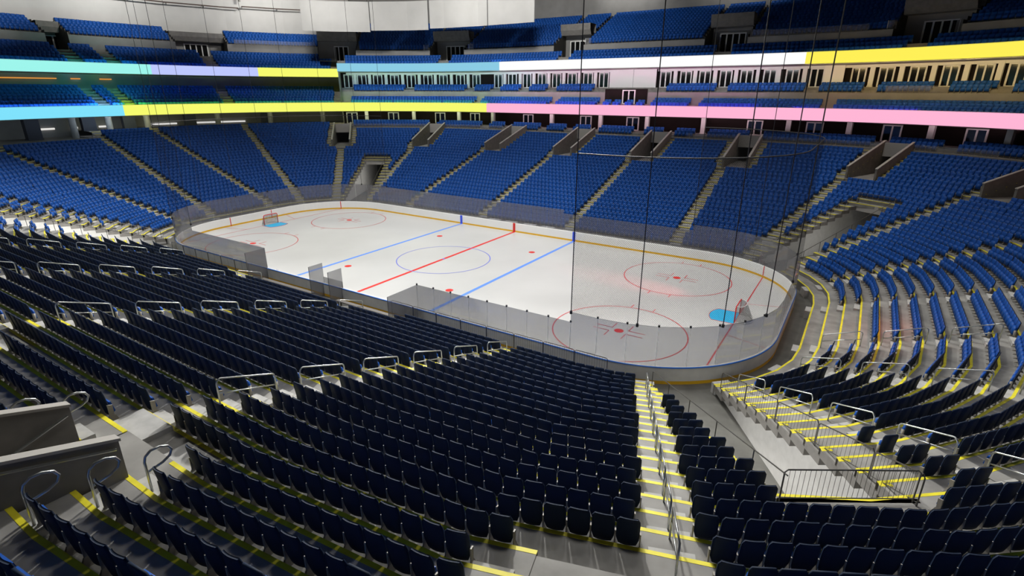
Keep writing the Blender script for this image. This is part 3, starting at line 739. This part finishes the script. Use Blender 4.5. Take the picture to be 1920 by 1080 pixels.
deck_rows(RS+.2, 18.2, [x for x in BA if x < 18], [(29.4, 13.1), (30.3, 13.4), (31.2, 13.7)], 'bal', .7)
deck_rows(26.3, RE, [x for x in BA if x > 27], [(29.4, 13.1), (30.3, 13.4), (31.2, 13.7)], 'bal', .7)
for a in (19.0, 20.6, 22.6, 24.4): seat_run(a, a+1.3, 30.0, 13.1, 0, 0, 'bal', 0); seat_run(a, a+1.3, 30.9, 13.4, 0, 0, 'bal', 1)
SA_ = sorted(m_([152.65, 154.97, 157.4, 158.5, 3.0+T, 8.4, 17.0, 27.2, 35.96, 44.64, 46.0, 47.47, 48.68])); SA_ = sorted([x-T if x > T else x for x in SA_])
deck_rows(RS+.2, 17.9, [x for x in SA_ if x < 17.8], [(32.2, 15.4), (33.1, 15.75)], 'suite', .8)
deck_rows(26.2, RE, [x for x in SA_ if x > 26.5], [(32.2, 15.4), (33.1, 15.75)], 'suite', .8)
ua = sorted([(a+c)/2 for a, c in UV_R])
deck_rows(RS+.2, RE, ua, [(28.4, 19.6), (29.25, 20.1), (30.1, 20.6)], 'up', 1.0)
for a, c in compl(RS, RE, UV_R): deck_rows(a, c, [], [UR(j) for j in range(NU)], 'up', .6)
for a, c in UV_R: deck_rows(a, c, [], [UR(j) for j in range(6, NU)], 'up', .6)
la = [(a+c)/2 for a, c in UV_L]+[143.0]
deck_rows(LS+.2, LE-.2, la, [LU(j) for j in range(6)], 'lup', .9)
for a, c in compl(LS, LE, UV_L): deck_rows(a, c, [], [LT(j) for j in range(5)], 'lup', .6)
deck_rows(LS+.2, LE-.2, [139.7, 142.1+1.0, 148.3], [LD(j) for j in range(7)], 'lbal', .8)

# keep what the frame (with a margin) can see; rank by size
cand = []
for q in SEATS:
    u, v, z = view((q[0], q[1], q[2]+.6))
    if z > 1.0 and -420 < u < 2340 and -260 < v < 1500: cand.append((z, u, v, q))
vis = [c for c in cand if 0 < c[1] < 1920 and 0 < c[2] < 1080 and c[3][5] == 'low']
vis.sort(key=lambda c: c[0])
near_keys = {(c[3][7], c[3][8]) for c in vis[:300]}
tv, tf, tm, tmats = template(False); ev, ef, em, _ = template(True)
V = []; F_ = []; M_ = []; off = 0
for z, u, v, q in cand:
    if (q[7], q[8]) in near_keys: continue
    x, y, zz, a, e = q[:5]; vv, ff, mm = (ev, ef, em) if e else (tv, tf, tm)
    ca, sa = math.cos(a), math.sin(a); R2 = np.array([[ca, sa, 0], [-sa, ca, 0], [0, 0, 1]])
    V.append(vv@R2+np.array([x, y, zz])); F_.append(ff+off); M_.append(mm); off += len(vv)
V = np.concatenate(V); F_ = np.concatenate(F_); M_ = np.concatenate(M_)
me = bpy.data.meshes.new('stadium_seats'); nf = len(F_)
me.vertices.add(len(V)); me.vertices.foreach_set('co', V.ravel().astype(np.float32))
me.loops.add(nf*4); me.loops.foreach_set('vertex_index', F_.ravel().astype(np.int32))
me.polygons.add(nf); me.polygons.foreach_set('loop_start', np.arange(0, nf*4, 4, dtype=np.int32)); me.polygons.foreach_set('loop_total', np.full(nf, 4, dtype=np.int32))
for m in tmats: me.materials.append(MATS[m])
me.polygons.foreach_set('material_index', M_.astype(np.int32)); me.update(calc_edges=True); me.validate()
o = bpy.data.objects.new('stadium_seats', me); COL.objects.link(o)
tag(o, 'thousands of blue folding seats with dark backs filling the farther rows and decks', 'seats', 'stadium seats', 'stuff')

# detailed seat: curved shell, pad, folded pan, stanchion
def seat_back_mesh():
    b = MB(); nx, nz = 8, 9; idx = {}
    def outline(f):   # half width at height fraction
        z = .17+f*.79; w = .195+.06*min(1, f/.25) if f < .25 else .255
        if f > .84: w = .255-.06*((f-.84)/.16)**2
        return z, w
    for side in (0, 1):
        for j in range(nz+1):
            z, w = outline(j/nz)
            for i in range(nx+1):
                u = -1+2*i/nx; dome = .018*(1-u*u) if j == nz else 0
                y = .0+(z-.2)*.13+.035*(1-u*u)-.02+(.045 if side else 0)
                idx[side, i, j] = len(b.v); b.v.append((u*w, y, z+dome))
    for j in range(nz):
        for i in range(nx):
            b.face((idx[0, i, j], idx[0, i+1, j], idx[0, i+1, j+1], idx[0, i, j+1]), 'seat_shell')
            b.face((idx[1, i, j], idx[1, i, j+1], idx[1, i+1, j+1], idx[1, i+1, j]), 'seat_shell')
    for j in range(nz):
        for i in (0, nx): b.face((idx[0, i, j], idx[0, i, j+1], idx[1, i, j+1], idx[1, i, j]), 'seat_shell')
    for i in range(nx):
        for j in (0, nz): b.face((idx[0, i, j], idx[1, i, j], idx[1, i+1, j], idx[0, i+1, j]), 'seat_shell')
    return b
def pad_mesh():
    b = MB(); pts = [(-.19, .30), (.19, .30), (.225, .44), (.225, .76), (.18, .83), (-.18, .83), (-.225, .76), (-.225, .44)]
    y = lambda z: .0+(z-.2)*.13+.012
    b.v += [(x, y(z)-.012, z) for x, z in pts]+[(x*.93, y(z)-.03, .36+(z-.36)*.97+.008) for x, z in pts]
    for q in ((0, 1, 2, 7), (7, 2, 3, 6), (6, 3, 4, 5)): b.face([8+i for i in q], 'seat_blue')
    for i in range(8): j = (i+1) % 8; b.face((i, j, 8+j, 8+i), 'seat_blue')
    return b
def pan_mesh():
    b = MB(); b.hexa([(-.225, -.11, .27), (.225, -.11, .27), (.225, -.05, .24), (-.225, -.05, .24), (-.205, -.06, .57), (.205, -.06, .57), (.205, -.01, .58), (-.205, -.01, .58)], 'seat_blue'); return b
def stan_mesh():
    b = MB(); x = -W/2
    b.hexa([(x-.05, -.19, 0), (x+.05, -.19, 0), (x+.05, .2, 0), (x-.05, .2, 0), (x-.045, -.17, .02), (x+.045, -.17, .02), (x+.045, .18, .02), (x-.045, .18, .02)], 'stanchion')
    b.hexa([(x-.045, -.12, .02), (x+.045, -.12, .02), (x+.045, .16, .02), (x-.045, .16, .02), (x-.012, -.06, .2), (x+.012, -.06, .2), (x+.012, .09, .2), (x-.012, .09, .2)], 'stanchion')
    b.hexa([(x-.012, -.04, .2), (x+.012, -.04, .2), (x+.012, .08, .2), (x-.012, .08, .2), (x-.018, -.05, .50), (x+.018, -.05, .50), (x+.018, .08, .54), (x-.018, .08, .54)], 'stanchion')
    return b
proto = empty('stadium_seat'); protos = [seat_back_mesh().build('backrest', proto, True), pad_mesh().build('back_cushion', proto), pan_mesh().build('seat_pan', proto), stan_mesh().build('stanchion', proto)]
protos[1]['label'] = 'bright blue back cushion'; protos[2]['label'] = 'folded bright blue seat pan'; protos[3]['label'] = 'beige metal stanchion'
endst = stan_mesh(); endst.v = [(-x, y, z) for x, y, z in endst.v]; endst.f = [f[::-1] for f in endst.f]; endst = endst.build('stanchion')
first = True
SSTAIR = sA('NR', 70)
for z, u, v, q in vis[:300]:
    x, y, zz, a, e, tier, k, run, i, n = q
    if first: r = proto; first = False; ch = protos
    else:
        r = proto.copy(); COL.objects.link(r); ch = []
        for c in protos: cc = c.copy(); cc.parent = r; COL.objects.link(cc)
    r.location = (x, y, zz); r.rotation_euler = (0, 0, a)
    if e: cc = endst.copy(); cc.parent = r; COL.objects.link(cc)
    s_left = (x < 30.5) if k >= 14 else True
    bs, nn, tt = frame(SSTAIR); side = np.dot(np.array([x, y])-bs, tt)   # +t = +s = toward the left of the picture
    ang = math.degrees(math.atan2(-(y+CY), x-CX))
    up = '%s row up from the bottom edge' % ordw(max(1, 18-k))
    if side > 0 and x > 17.4:
        if k <= 17: lab = 'navy seat, %s left of the yellow stairs, %s' % (ordw(i+1), up)
        elif k <= 20: lab = 'navy seat, %s from the left end, %s row before the lower left landing' % (ordw(n-i), ordw(21-k))
        else: lab = 'navy seat, %s from the left end, row of the %s right loop rail' % (ordw(n-i), ordw(k-20))
    elif side > 0:
        if k <= 20: lab = 'navy seat, %s left of the landing aisle, %s row before the landing' % (ordw(i+1), ordw(21-k))
        else: lab = 'navy seat, %s left of the lower left entrance walls, %s row back' % (ordw(i+1), ordw(k-20))
    elif ang < 45: lab = 'navy seat, %s right of the lower right aisle, %s' % (ordw(n-i), up)
    elif k <= TROW and ang < 58: lab = 'navy seat, %s right of the near tunnel, %s' % (ordw(n-i), up)
    else: lab = 'navy seat, %s right of the yellow stairs, %s' % (ordw(n-i), up if k < 18 else 'row cut by the bottom edge')
    tag(r, lab, 'seat', 'navy folding seats in the nearest rows')
bpy.data.objects.remove(endst)

# ------------------------------------------------------------------ rails, fences, nets, cables
def hoop(s, t, k0, nrows, name, lab, group, mat='steel_rail', r=.028, h=.92):
    bs, n, tt = frame(s)
    if scl(s, 1) > 1: pass
    d0, d1 = dk(k0)+.15, dk(k0+nrows)+.15
    def q(d, z): p = bs+n*d+tt*t; return (p[0], p[1], z)
    z0, z1 = zk(k0), zk(k0+nrows); c = .16
    pts = [q(d0, z0), q(d0, z0+h-c)]+[q(d0+c*(1-math.cos(a)), z0+h-c+c*math.sin(a)) for a in (.5, 1.0, 1.45)]+[q(d1-c*(1-math.cos(a)), z1+h-c+c*math.sin(a)) for a in (1.45, 1.0, .5)]+[q(d1, z1+h-c), q(d1, z1)]
    b = MB(); b.tube(pts, r, mat, 6); zz = [q(d0, z0+.45), q(d1, z1+.45)]; b.tube(zz, r*.8, mat, 6)
    o = b.build(name, None, True, q(d0, z0)); tag(o, lab, 'handrail', group)
ANAME = {round(near(17.5), 2): 'aisle below the lower left landing', round(near(5.5), 2): 'second near aisle from the right', round(near(-6.1), 2): 'third near aisle from the right',
         round(near(-17.8), 2): 'fourth near aisle from the right', round(sA('NR', 45), 2): 'aisle right of the near tunnel', round(sA('NR', 21), 2): 'lower right corner aisle', round(rend(-4.42), 2): 'nearer right end aisle',
         round(rend(3.2), 2): 'farther right end aisle', round(sA('FR', 21), 2): 'far right corner aisle', round(lend(-4), 2): 'the first left end aisle', round(lend(4), 2): 'the second left end aisle'}
for s, nm in ((near(17.5), 0), (near(5.5), 0), (near(-6.1), 0), (near(-17.8), 0), (sA('NR', 45), 0), (sA('NR', 21), 0), (rend(-4.42), 0)):
    nm = ANAME[round(s, 2)]; c = 0
    for k in range(1, 18, 3):
        c += 1; hoop(s, 0, k, 2, 'handrail', 'steel hoop rail, %s up from the rink, %s' % (ordw(c), nm), 'hoop handrails in the aisles')
# continuous centre rail of the near stairs
bs, n, tt = frame(SSTAIR)
for j in range(9):
    k = 1+2*j
    def q(d, z): p = bs+n*d; return (p[0], p[1], z)
    b = MB(); b.tube([q(dk(k)+.1, zk(k)), q(dk(k)+.1, zk(k)+.9), q(dk(k+1)+.6, zk(k+1)+1.0), q(dk(k+1)+.6, zk(k+1))], .025, 'steel_rail', 6)
    b.tube([q(dk(k)+.1, zk(k)+.5), q(dk(k+1)+.6, zk(k+1)+.55)], .02, 'steel_rail', 6)
    tag(b.build('handrail', None, True, q(dk(k), zk(k))), 'thin steel centre rail of the yellow stairs, %s up from the rink' % ordw(j+1), 'handrail', 'centre rails on the yellow-edged stairs')
# loop rails at row ends beside the near entrance
def loop(s, t, k, lab):
    bs, n, tt = frame(s); sg = 1 if t > 0 else -1
    def q(a, d, z): p = bs+n*d+tt*(t+a); return (p[0], p[1], z)
    d = dk(k)+.88; z = zk(k)
    pts = [q(0, d, z), q(0, d, z+.92), q(0, d-.04, z+1.04), q(0, d-.16, z+1.12), q(0, d-.34, z+1.12), q(0, d-.50, z+1.04), q(0, d-.56, z+.92), q(0, d-.50, z+.80), q(0, d-.34, z+.72), q(0, d-.03, z+.66)]
    b = MB(); b.tube(pts, .03, 'steel_rail', 6); tag(b.build('loop_rail', None, True, q(0, d, z)), lab, 'handrail', 'loop rails at the row ends by the lower left entrance')
c = 0
for k in range(21, 27):
    c += 1
    loop(near(19.3), -(1.15+.92), k, 'curved steel loop rail right of the lower left entrance, %s going up' % ordw(c))
    loop(near(19.3), (1.15+.92), k, 'curved steel loop rail left of the lower left entrance, %s going back' % ordw(c))

# fence panels with vertical bars
def fence(p0, p1, h, name, lab, group, nbar=13, z0=None):
    (x0, y0, za), (x1, y1, zb) = p0, p1
    f = empty(name, p0, math.atan2(y1-y0, x1-x0)); tag(f, lab, 'fence', group); L = math.hypot(x1-x0, y1-y0); dz = zb-za; c = .08
    b = MB(); b.tube([(0.03, 0, 0), (0.03, 0, h-c), (.03+c, 0, h), (L-c-.03, 0, dz+h), (L-.03, 0, dz+h-c), (L-.03, 0, dz)], .022, 'rail_dark', 6); b.tube([(.03, 0, .12), (L-.03, 0, dz+.12)], .018, 'rail_dark', 5); b.build('frame', f)
    b = MB()
    for i in range(1, nbar): x = .03+(L-.06)*i/nbar; b.tube([(x, 0, .12+dz*x/L), (x, 0, h-.01+dz*x/L)], .007, 'rail_dark', 4)
    b.build('bars', f)
xs = np.linspace(23.4, 7.2, 9)
for i, (a, c) in enumerate(zip(xs, xs[1:])):
    fence((a, -(HY+D0+.06), Z0), (c, -(HY+D0+.06), Z0), 1.25, 'crowd_barrier', 'dark barred barrier behind the near boards, %s from the right' % ordw(i+1), 'barrier panels behind the near boards')
xs = np.linspace(-9.5, -22.0, 7)
for i, (a, c) in enumerate(zip(xs, xs[1:])):
    fence((a, -(HY+D0+.06), Z0), (c, -(HY+D0+.06), Z0), 1.15, 'guard_fence', 'dark guard fence behind the left near boards, %s from the benches' % ordw(i+1), 'barrier rails behind the left near boards', 2)
# tunnel rails near right: on both edges and across the header
def tpt(s, k): x, y = P(s, dk(k)+.3); return (x, y, zk(k))
a, c = TUNC[1]-0, TUNC[1]+0
def tedge(i, sg, k):
    bs, n, t = frame(TUNC[i]); p = bs+n*(dk(k)+.3)+t*(THW+.08)*sg; return (p[0], p[1], zk(k) if k < TROW else zk(TROW))
j = 0
for k in range(0, TROW-1, 3):
    j += 1; fence(tedge(1, -1, k), tedge(1, -1, min(k+3, TROW)), 1.0, 'crowd_barrier', 'barred panel on the right edge of the near tunnel, %s from the rink' % ordw(j), 'barred panels along the near tunnel', 14)
j = 0
for k in range(0, TROW-1, 3):
    p0, p1 = tedge(1, 1, k), tedge(1, 1, min(k+3, TROW)); j += 1
    b = MB(); b.tube([(p0[0], p0[1], p0[2]+1.0), (p1[0], p1[1], p1[2]+1.0)], .02, 'rail_dark', 6); b.tube([p0, (p0[0], p0[1], p0[2]+1.0)], .02, 'rail_dark', 6)
    tag(b.build('handrail', None, False, p0), 'thin dark handrail on the left edge of the near tunnel, %s length from the rink' % ordw(j), 'handrail', 'handrails left of the near tunnel')
nm = ['far right', 'near', 'near left', 'far left']
for i in range(4):
    bs, n, t = frame(TUNC[i]); A = bs+n*(dk(TROW)+.12)-t*(THW+.1); B_ = bs+n*(dk(TROW)+.12)+t*(THW+.1)
    fence((A[0], A[1], zk(TROW)), (B_[0], B_[1], zk(TROW)), 1.05, 'crowd_barrier', 'barred panel across the top of the %s corner tunnel' % nm[i], None, 26)
    if i == 1: continue
    for sg, w in ((-1, 'one'), (1, 'other')):
        pts = [tedge(i, sg, k) for k in range(0, TROW+1, 2)]
        b = MB(); b.tube([(p[0], p[1], p[2]+.95) for p in pts], .025, 'rail_dark', 5)
        for p in pts: b.tube([p, (p[0], p[1], p[2]+.95)], .022, 'rail_dark', 5)
        tag(b.build('handrail', None, False, pts[0]), 'dark stair rail along the %s side of the %s corner tunnel' % ({'one': 'left' if i in (0, 3) else 'right', 'other': 'right' if i in (0, 3) else 'left'}[w], nm[i]), 'handrail')
# bench area on the near side: dividers, benches, back wall
def pane(pa, pb, z0, z1, lab):
    b = MB(); v = Vector((pb[0]-pa[0], pb[1]-pa[1])); nn = Vector((-v.y, v.x)).normalized()*.008
    b.hexa([(pa[0]-nn.x, pa[1]-nn.y, z0), (pb[0]-nn.x, pb[1]-nn.y, z0), (pb[0]+nn.x, pb[1]+nn.y, z0), (pa[0]+nn.x, pa[1]+nn.y, z0), (pa[0]-nn.x, pa[1]-nn.y, z1), (pb[0]-nn.x, pb[1]-nn.y, z1), (pb[0]+nn.x, pb[1]+nn.y, z1), (pa[0]+nn.x, pa[1]+nn.y, z1)], 'plexi')
    b.tube([(pb[0], pb[1], 0), (pb[0], pb[1], z1)], .02, 'rail_dark', 5)
    tag(b.build('divider_glass'), lab, 'glass screen')
pane((8.42, -13.05), (8.42, -15.9), 0.0, 2.86, 'glass divider at the right end of the near players\' bench')
pane((-8.94, -13.05), (-8.94, -14.9), 0.0, 2.86, 'glass divider at the left end of the near players\' bench')
pane((.6, -13.0), (.6, -14.3), 0.0, 2.7, 'glass divider right of the gate between the near benches')
pane((-1.6, -13.0), (-1.6, -14.3), 0.0, 2.75, 'glass divider left of the gate between the near benches')
pane((-1.6, -13.02), (.6, -13.02), 1.07, 1.6, 'low glass pane on the boards between the near benches')
for a, c, w in ((-8.6, -1.9, 'left'), (.9, 8.1, 'right')):
    b = MB(); b.box(((a+c)/2, -13.95, .42), ((c-a)/2, .17, .04), 'bench_white')
    for i in range(5): b.box((a+.3+(c-a-.6)*i/4, -13.95, .19), (.05, .14, .19), 'rail_dark')
    tag(b.build('players_bench', None, False, ((a+c)/2, -13.95, 0)), 'long %s players\' bench behind the near boards' % w, 'bench')
for i, x in enumerate((-3.4, -1.0, 1.6, 4.0)):
    b = MB(); b.box((x, HY+.85, .45), (.75, .3, .45), 'bench_white'); b.box((x, HY+.85, .93), (.8, .34, .03), 'white_paint')
    tag(b.build('penalty_bench', None, False, (x, HY+.85, 0)), 'pale box bench behind the far boards, %s from the left' % ordw(i+1), 'bench', 'pale benches behind the far boards')

# safety nets with cables
def net(s0, s1, side, z0=3.46, z1=12.5):
    r = empty('safety_net', (0, 0, 0)); tag(r, 'black safety netting hung on cables above the %s end glass' % side, 'net')
    b = MB(); ss = finespan(s0, s1, 1.0)
    for a, c in zip(ss, ss[1:]):
        A, C = raw(a, .1)[0], raw(c, .1)[0]; b.quad((*A, z0), (*C, z0), (*C, z1), (*A, z1), 'net_black' if side == 'right' else 'net_fine', [(a, z0), (c, z0), (c, z1), (a, z1)])
    b.build('netting', r)
    for z, w in ((z1, .035),):
        b = MB(); b.tube([(*raw(s, .1)[0], z) for s in ss], w, 'cable_black', 5); b.build('top_cable', r)
    if side == 'right': cs_ = [near(20.4), near(20.4)-3.9, near(20.4)-8.6, sA('NR', 20), rend(0), sA('FR', 20), sA('FR', 60), far(20.4)]
    else: cs_ = [s0+(s1-s0)*k/9 for k in range(10)]
    for s in cs_: p = raw(s, .1)[0]; b = MB(); b.tube([(*p, z0-.05), (*p, 36)], .028 if side == 'right' else .02, 'cable_black', 5); b.cyl(p[0], p[1], z0-.08, z0+.1, .08, 'rubber', 8); b.build('hanging_cable', r)
net(far(20.4), near(20.4), 'right'); net(near(-20.4), T+far(-20.4), 'left')

# ------------------------------------------------------------------ lights and world
def area(x, y, z, sx, sy, e, col=(1, .985, .95), spread=PI):
    l = bpy.data.lights.new('arena_light', 'AREA'); l.shape = 'RECTANGLE'; l.size = sx; l.size_y = sy; l.energy = e; l.color = col; l.spread = spread
    o = bpy.data.objects.new('arena_light', l); COL.objects.link(o); o.location = (x, y, z); return o
for x in (-22, -7.5, 7.5, 22):
    for y in (-7, 7): area(x, y, 32, 4, 3, 1450, spread=math.radians(120))
for x, y, e in ((-30, -23, 1000), (0, -23, 1050), (25, -21, 850), (-30, 27, 700), (0, 27, 800), (30, 27, 800), (-46, 0, 550), (46, 0, 800)): area(x, y, 33, 5, 4, e, spread=math.radians(100))
def aim(o, t): o.rotation_euler = (Vector(t)-o.location).to_track_quat('-Z', 'Y').to_euler()
# floodlights over the ice aimed at the near stands
for p, t, e in (((4, 6, 31), (24, -33, 6), 3900), ((-6, 6, 31), (2, -32, 5), 2500), ((-34, 4, 31), (-28, -30, 4), 2400), ((14, 0, 31), (40, -16, 4), 1500)):
    o = area(*p, 2.2, 2.2, e, spread=math.radians(75)); aim(o, t)
# wall washers on the high left wall and the hanging panels
for y in (-12, 4, 22): o = area(-51 if y < 20 else -44, y, 33.5, 6, 1, 1150, spread=math.radians(80)); aim(o, (-72, y*1.3, 31.5))
for x, y in ((-34, 12), (-18, 20), (-4, 22)): o = area(x, y, 32.5, 3, 1, 1300, spread=math.radians(100)); aim(o, (x*1.3-3, y+18, 27))
for x in (-4, 14): o = area(x, 49, 34.5, 10, .6, 260, spread=math.radians(70)); aim(o, (x, 56, 31.5))
# unseen lamps added behind the ribbon displays to tint the decks and walls
def spill(s0, s1, d, z, col, e, dz, L=9.0):
    n = max(1, round((s1-s0)*scl((s0+s1)/2, d)/L))
    for k in range(n):
        a = s0+(s1-s0)*(k+.5)/n; (x, y), nn = raw(a, d)
        o = area(x, y, z, (s1-s0)*scl(a, d)/n*.95, .25, e, col); aim(o, (x+nn[0]*5, y+nn[1]*5, z+dz))
lb, ye, pk = (.25, .6, 1), (.9, 1, .12), (1, .22, .42); tq, lv, sk, wh, go = (.1, .9, .75), (.18, .2, 1), (.6, .85, 1), (1, 1, 1), (1, .72, .3)
E1, E2, E3 = 55, 110, 32
for s0, s1, c in ((LS, 141.4, lb), (141.4, LE, ye), (G, 158.6-T, ye), (158.6-T, 50, pk)):
    cw = tuple(.55+.45*q for q in c)
    spill(s0, s1, 29.5, 11.95, cw, E1*(.7 if s1 < LE+1 and s0 > 60 else 1.3), -1.0); spill(s0, s1, 29.32, 13.62, {ye: (.45, 1, .04), pk: (1, .07, .55)}.get(c, c), E3*3, .9)
for s0, s1, c in ((LS, 146, tq), (146, 149.5, lv), (149.5, LE, ye)):
    spill(s0, s1, 31.5, 17.8, c, E3, -1.6); spill(s0, s1, 31.32, 19.35, c, E3*.5, .6)
for s0, s1, c in ((G, 1.2, sk), (1.2, 44.5, wh), (44.5, 50, go)):
    spill(s0, s1, 28.6, 18.7, c, E2*2.2, -1.2); spill(s0, s1, 28.35, 20.12, c, E3*.5, .6)
for p, dr, z, e in TLAMP:
    o = area(p[0], p[1], z, 2.6, .25, e); aim(o, (p[0]+dr[0]*3, p[1]+dr[1]*3, z))
# added red lamps, unseen, for the red streak on ice and end floor
l = bpy.data.lights.new('red_glow_lamp', 'SPOT'); l.energy = 15000; l.color = (1, .05, .08); l.spot_size = math.radians(16); l.spot_blend = 1; l.shadow_soft_size = .1
o = bpy.data.objects.new('red_glow_lamp', l); COL.objects.link(o); o.location = (34.5, 1.5, 5.2); aim(o, (19, 3.2, 0))
l = bpy.data.lights.new('red_glow_lamp', 'POINT'); l.energy = 90; l.color = (1, .22, .1); l.shadow_soft_size = .2
o = bpy.data.objects.new('red_glow_lamp', l); COL.objects.link(o); o.location = (36.2, -1.4, 4.2)
w = bpy.data.worlds.new('world'); bpy.context.scene.world = w; w.use_nodes = True
w.node_tree.nodes['Background'].inputs[0].default_value = (.9, .95, 1, 1); w.node_tree.nodes['Background'].inputs[1].default_value = .045
sc = bpy.context.scene
sc.view_settings.view_transform = 'Standard'; sc.view_settings.look = 'None'; sc.view_settings.exposure = 0.0; sc.view_settings.gamma = 1
sc.view_settings.use_curve_mapping = False
sc.cycles.transparent_max_bounces = 24; sc.cycles.max_bounces = 6; sc.cycles.diffuse_bounces = 3
print('seats', len(SEATS), 'kept', len(cand))
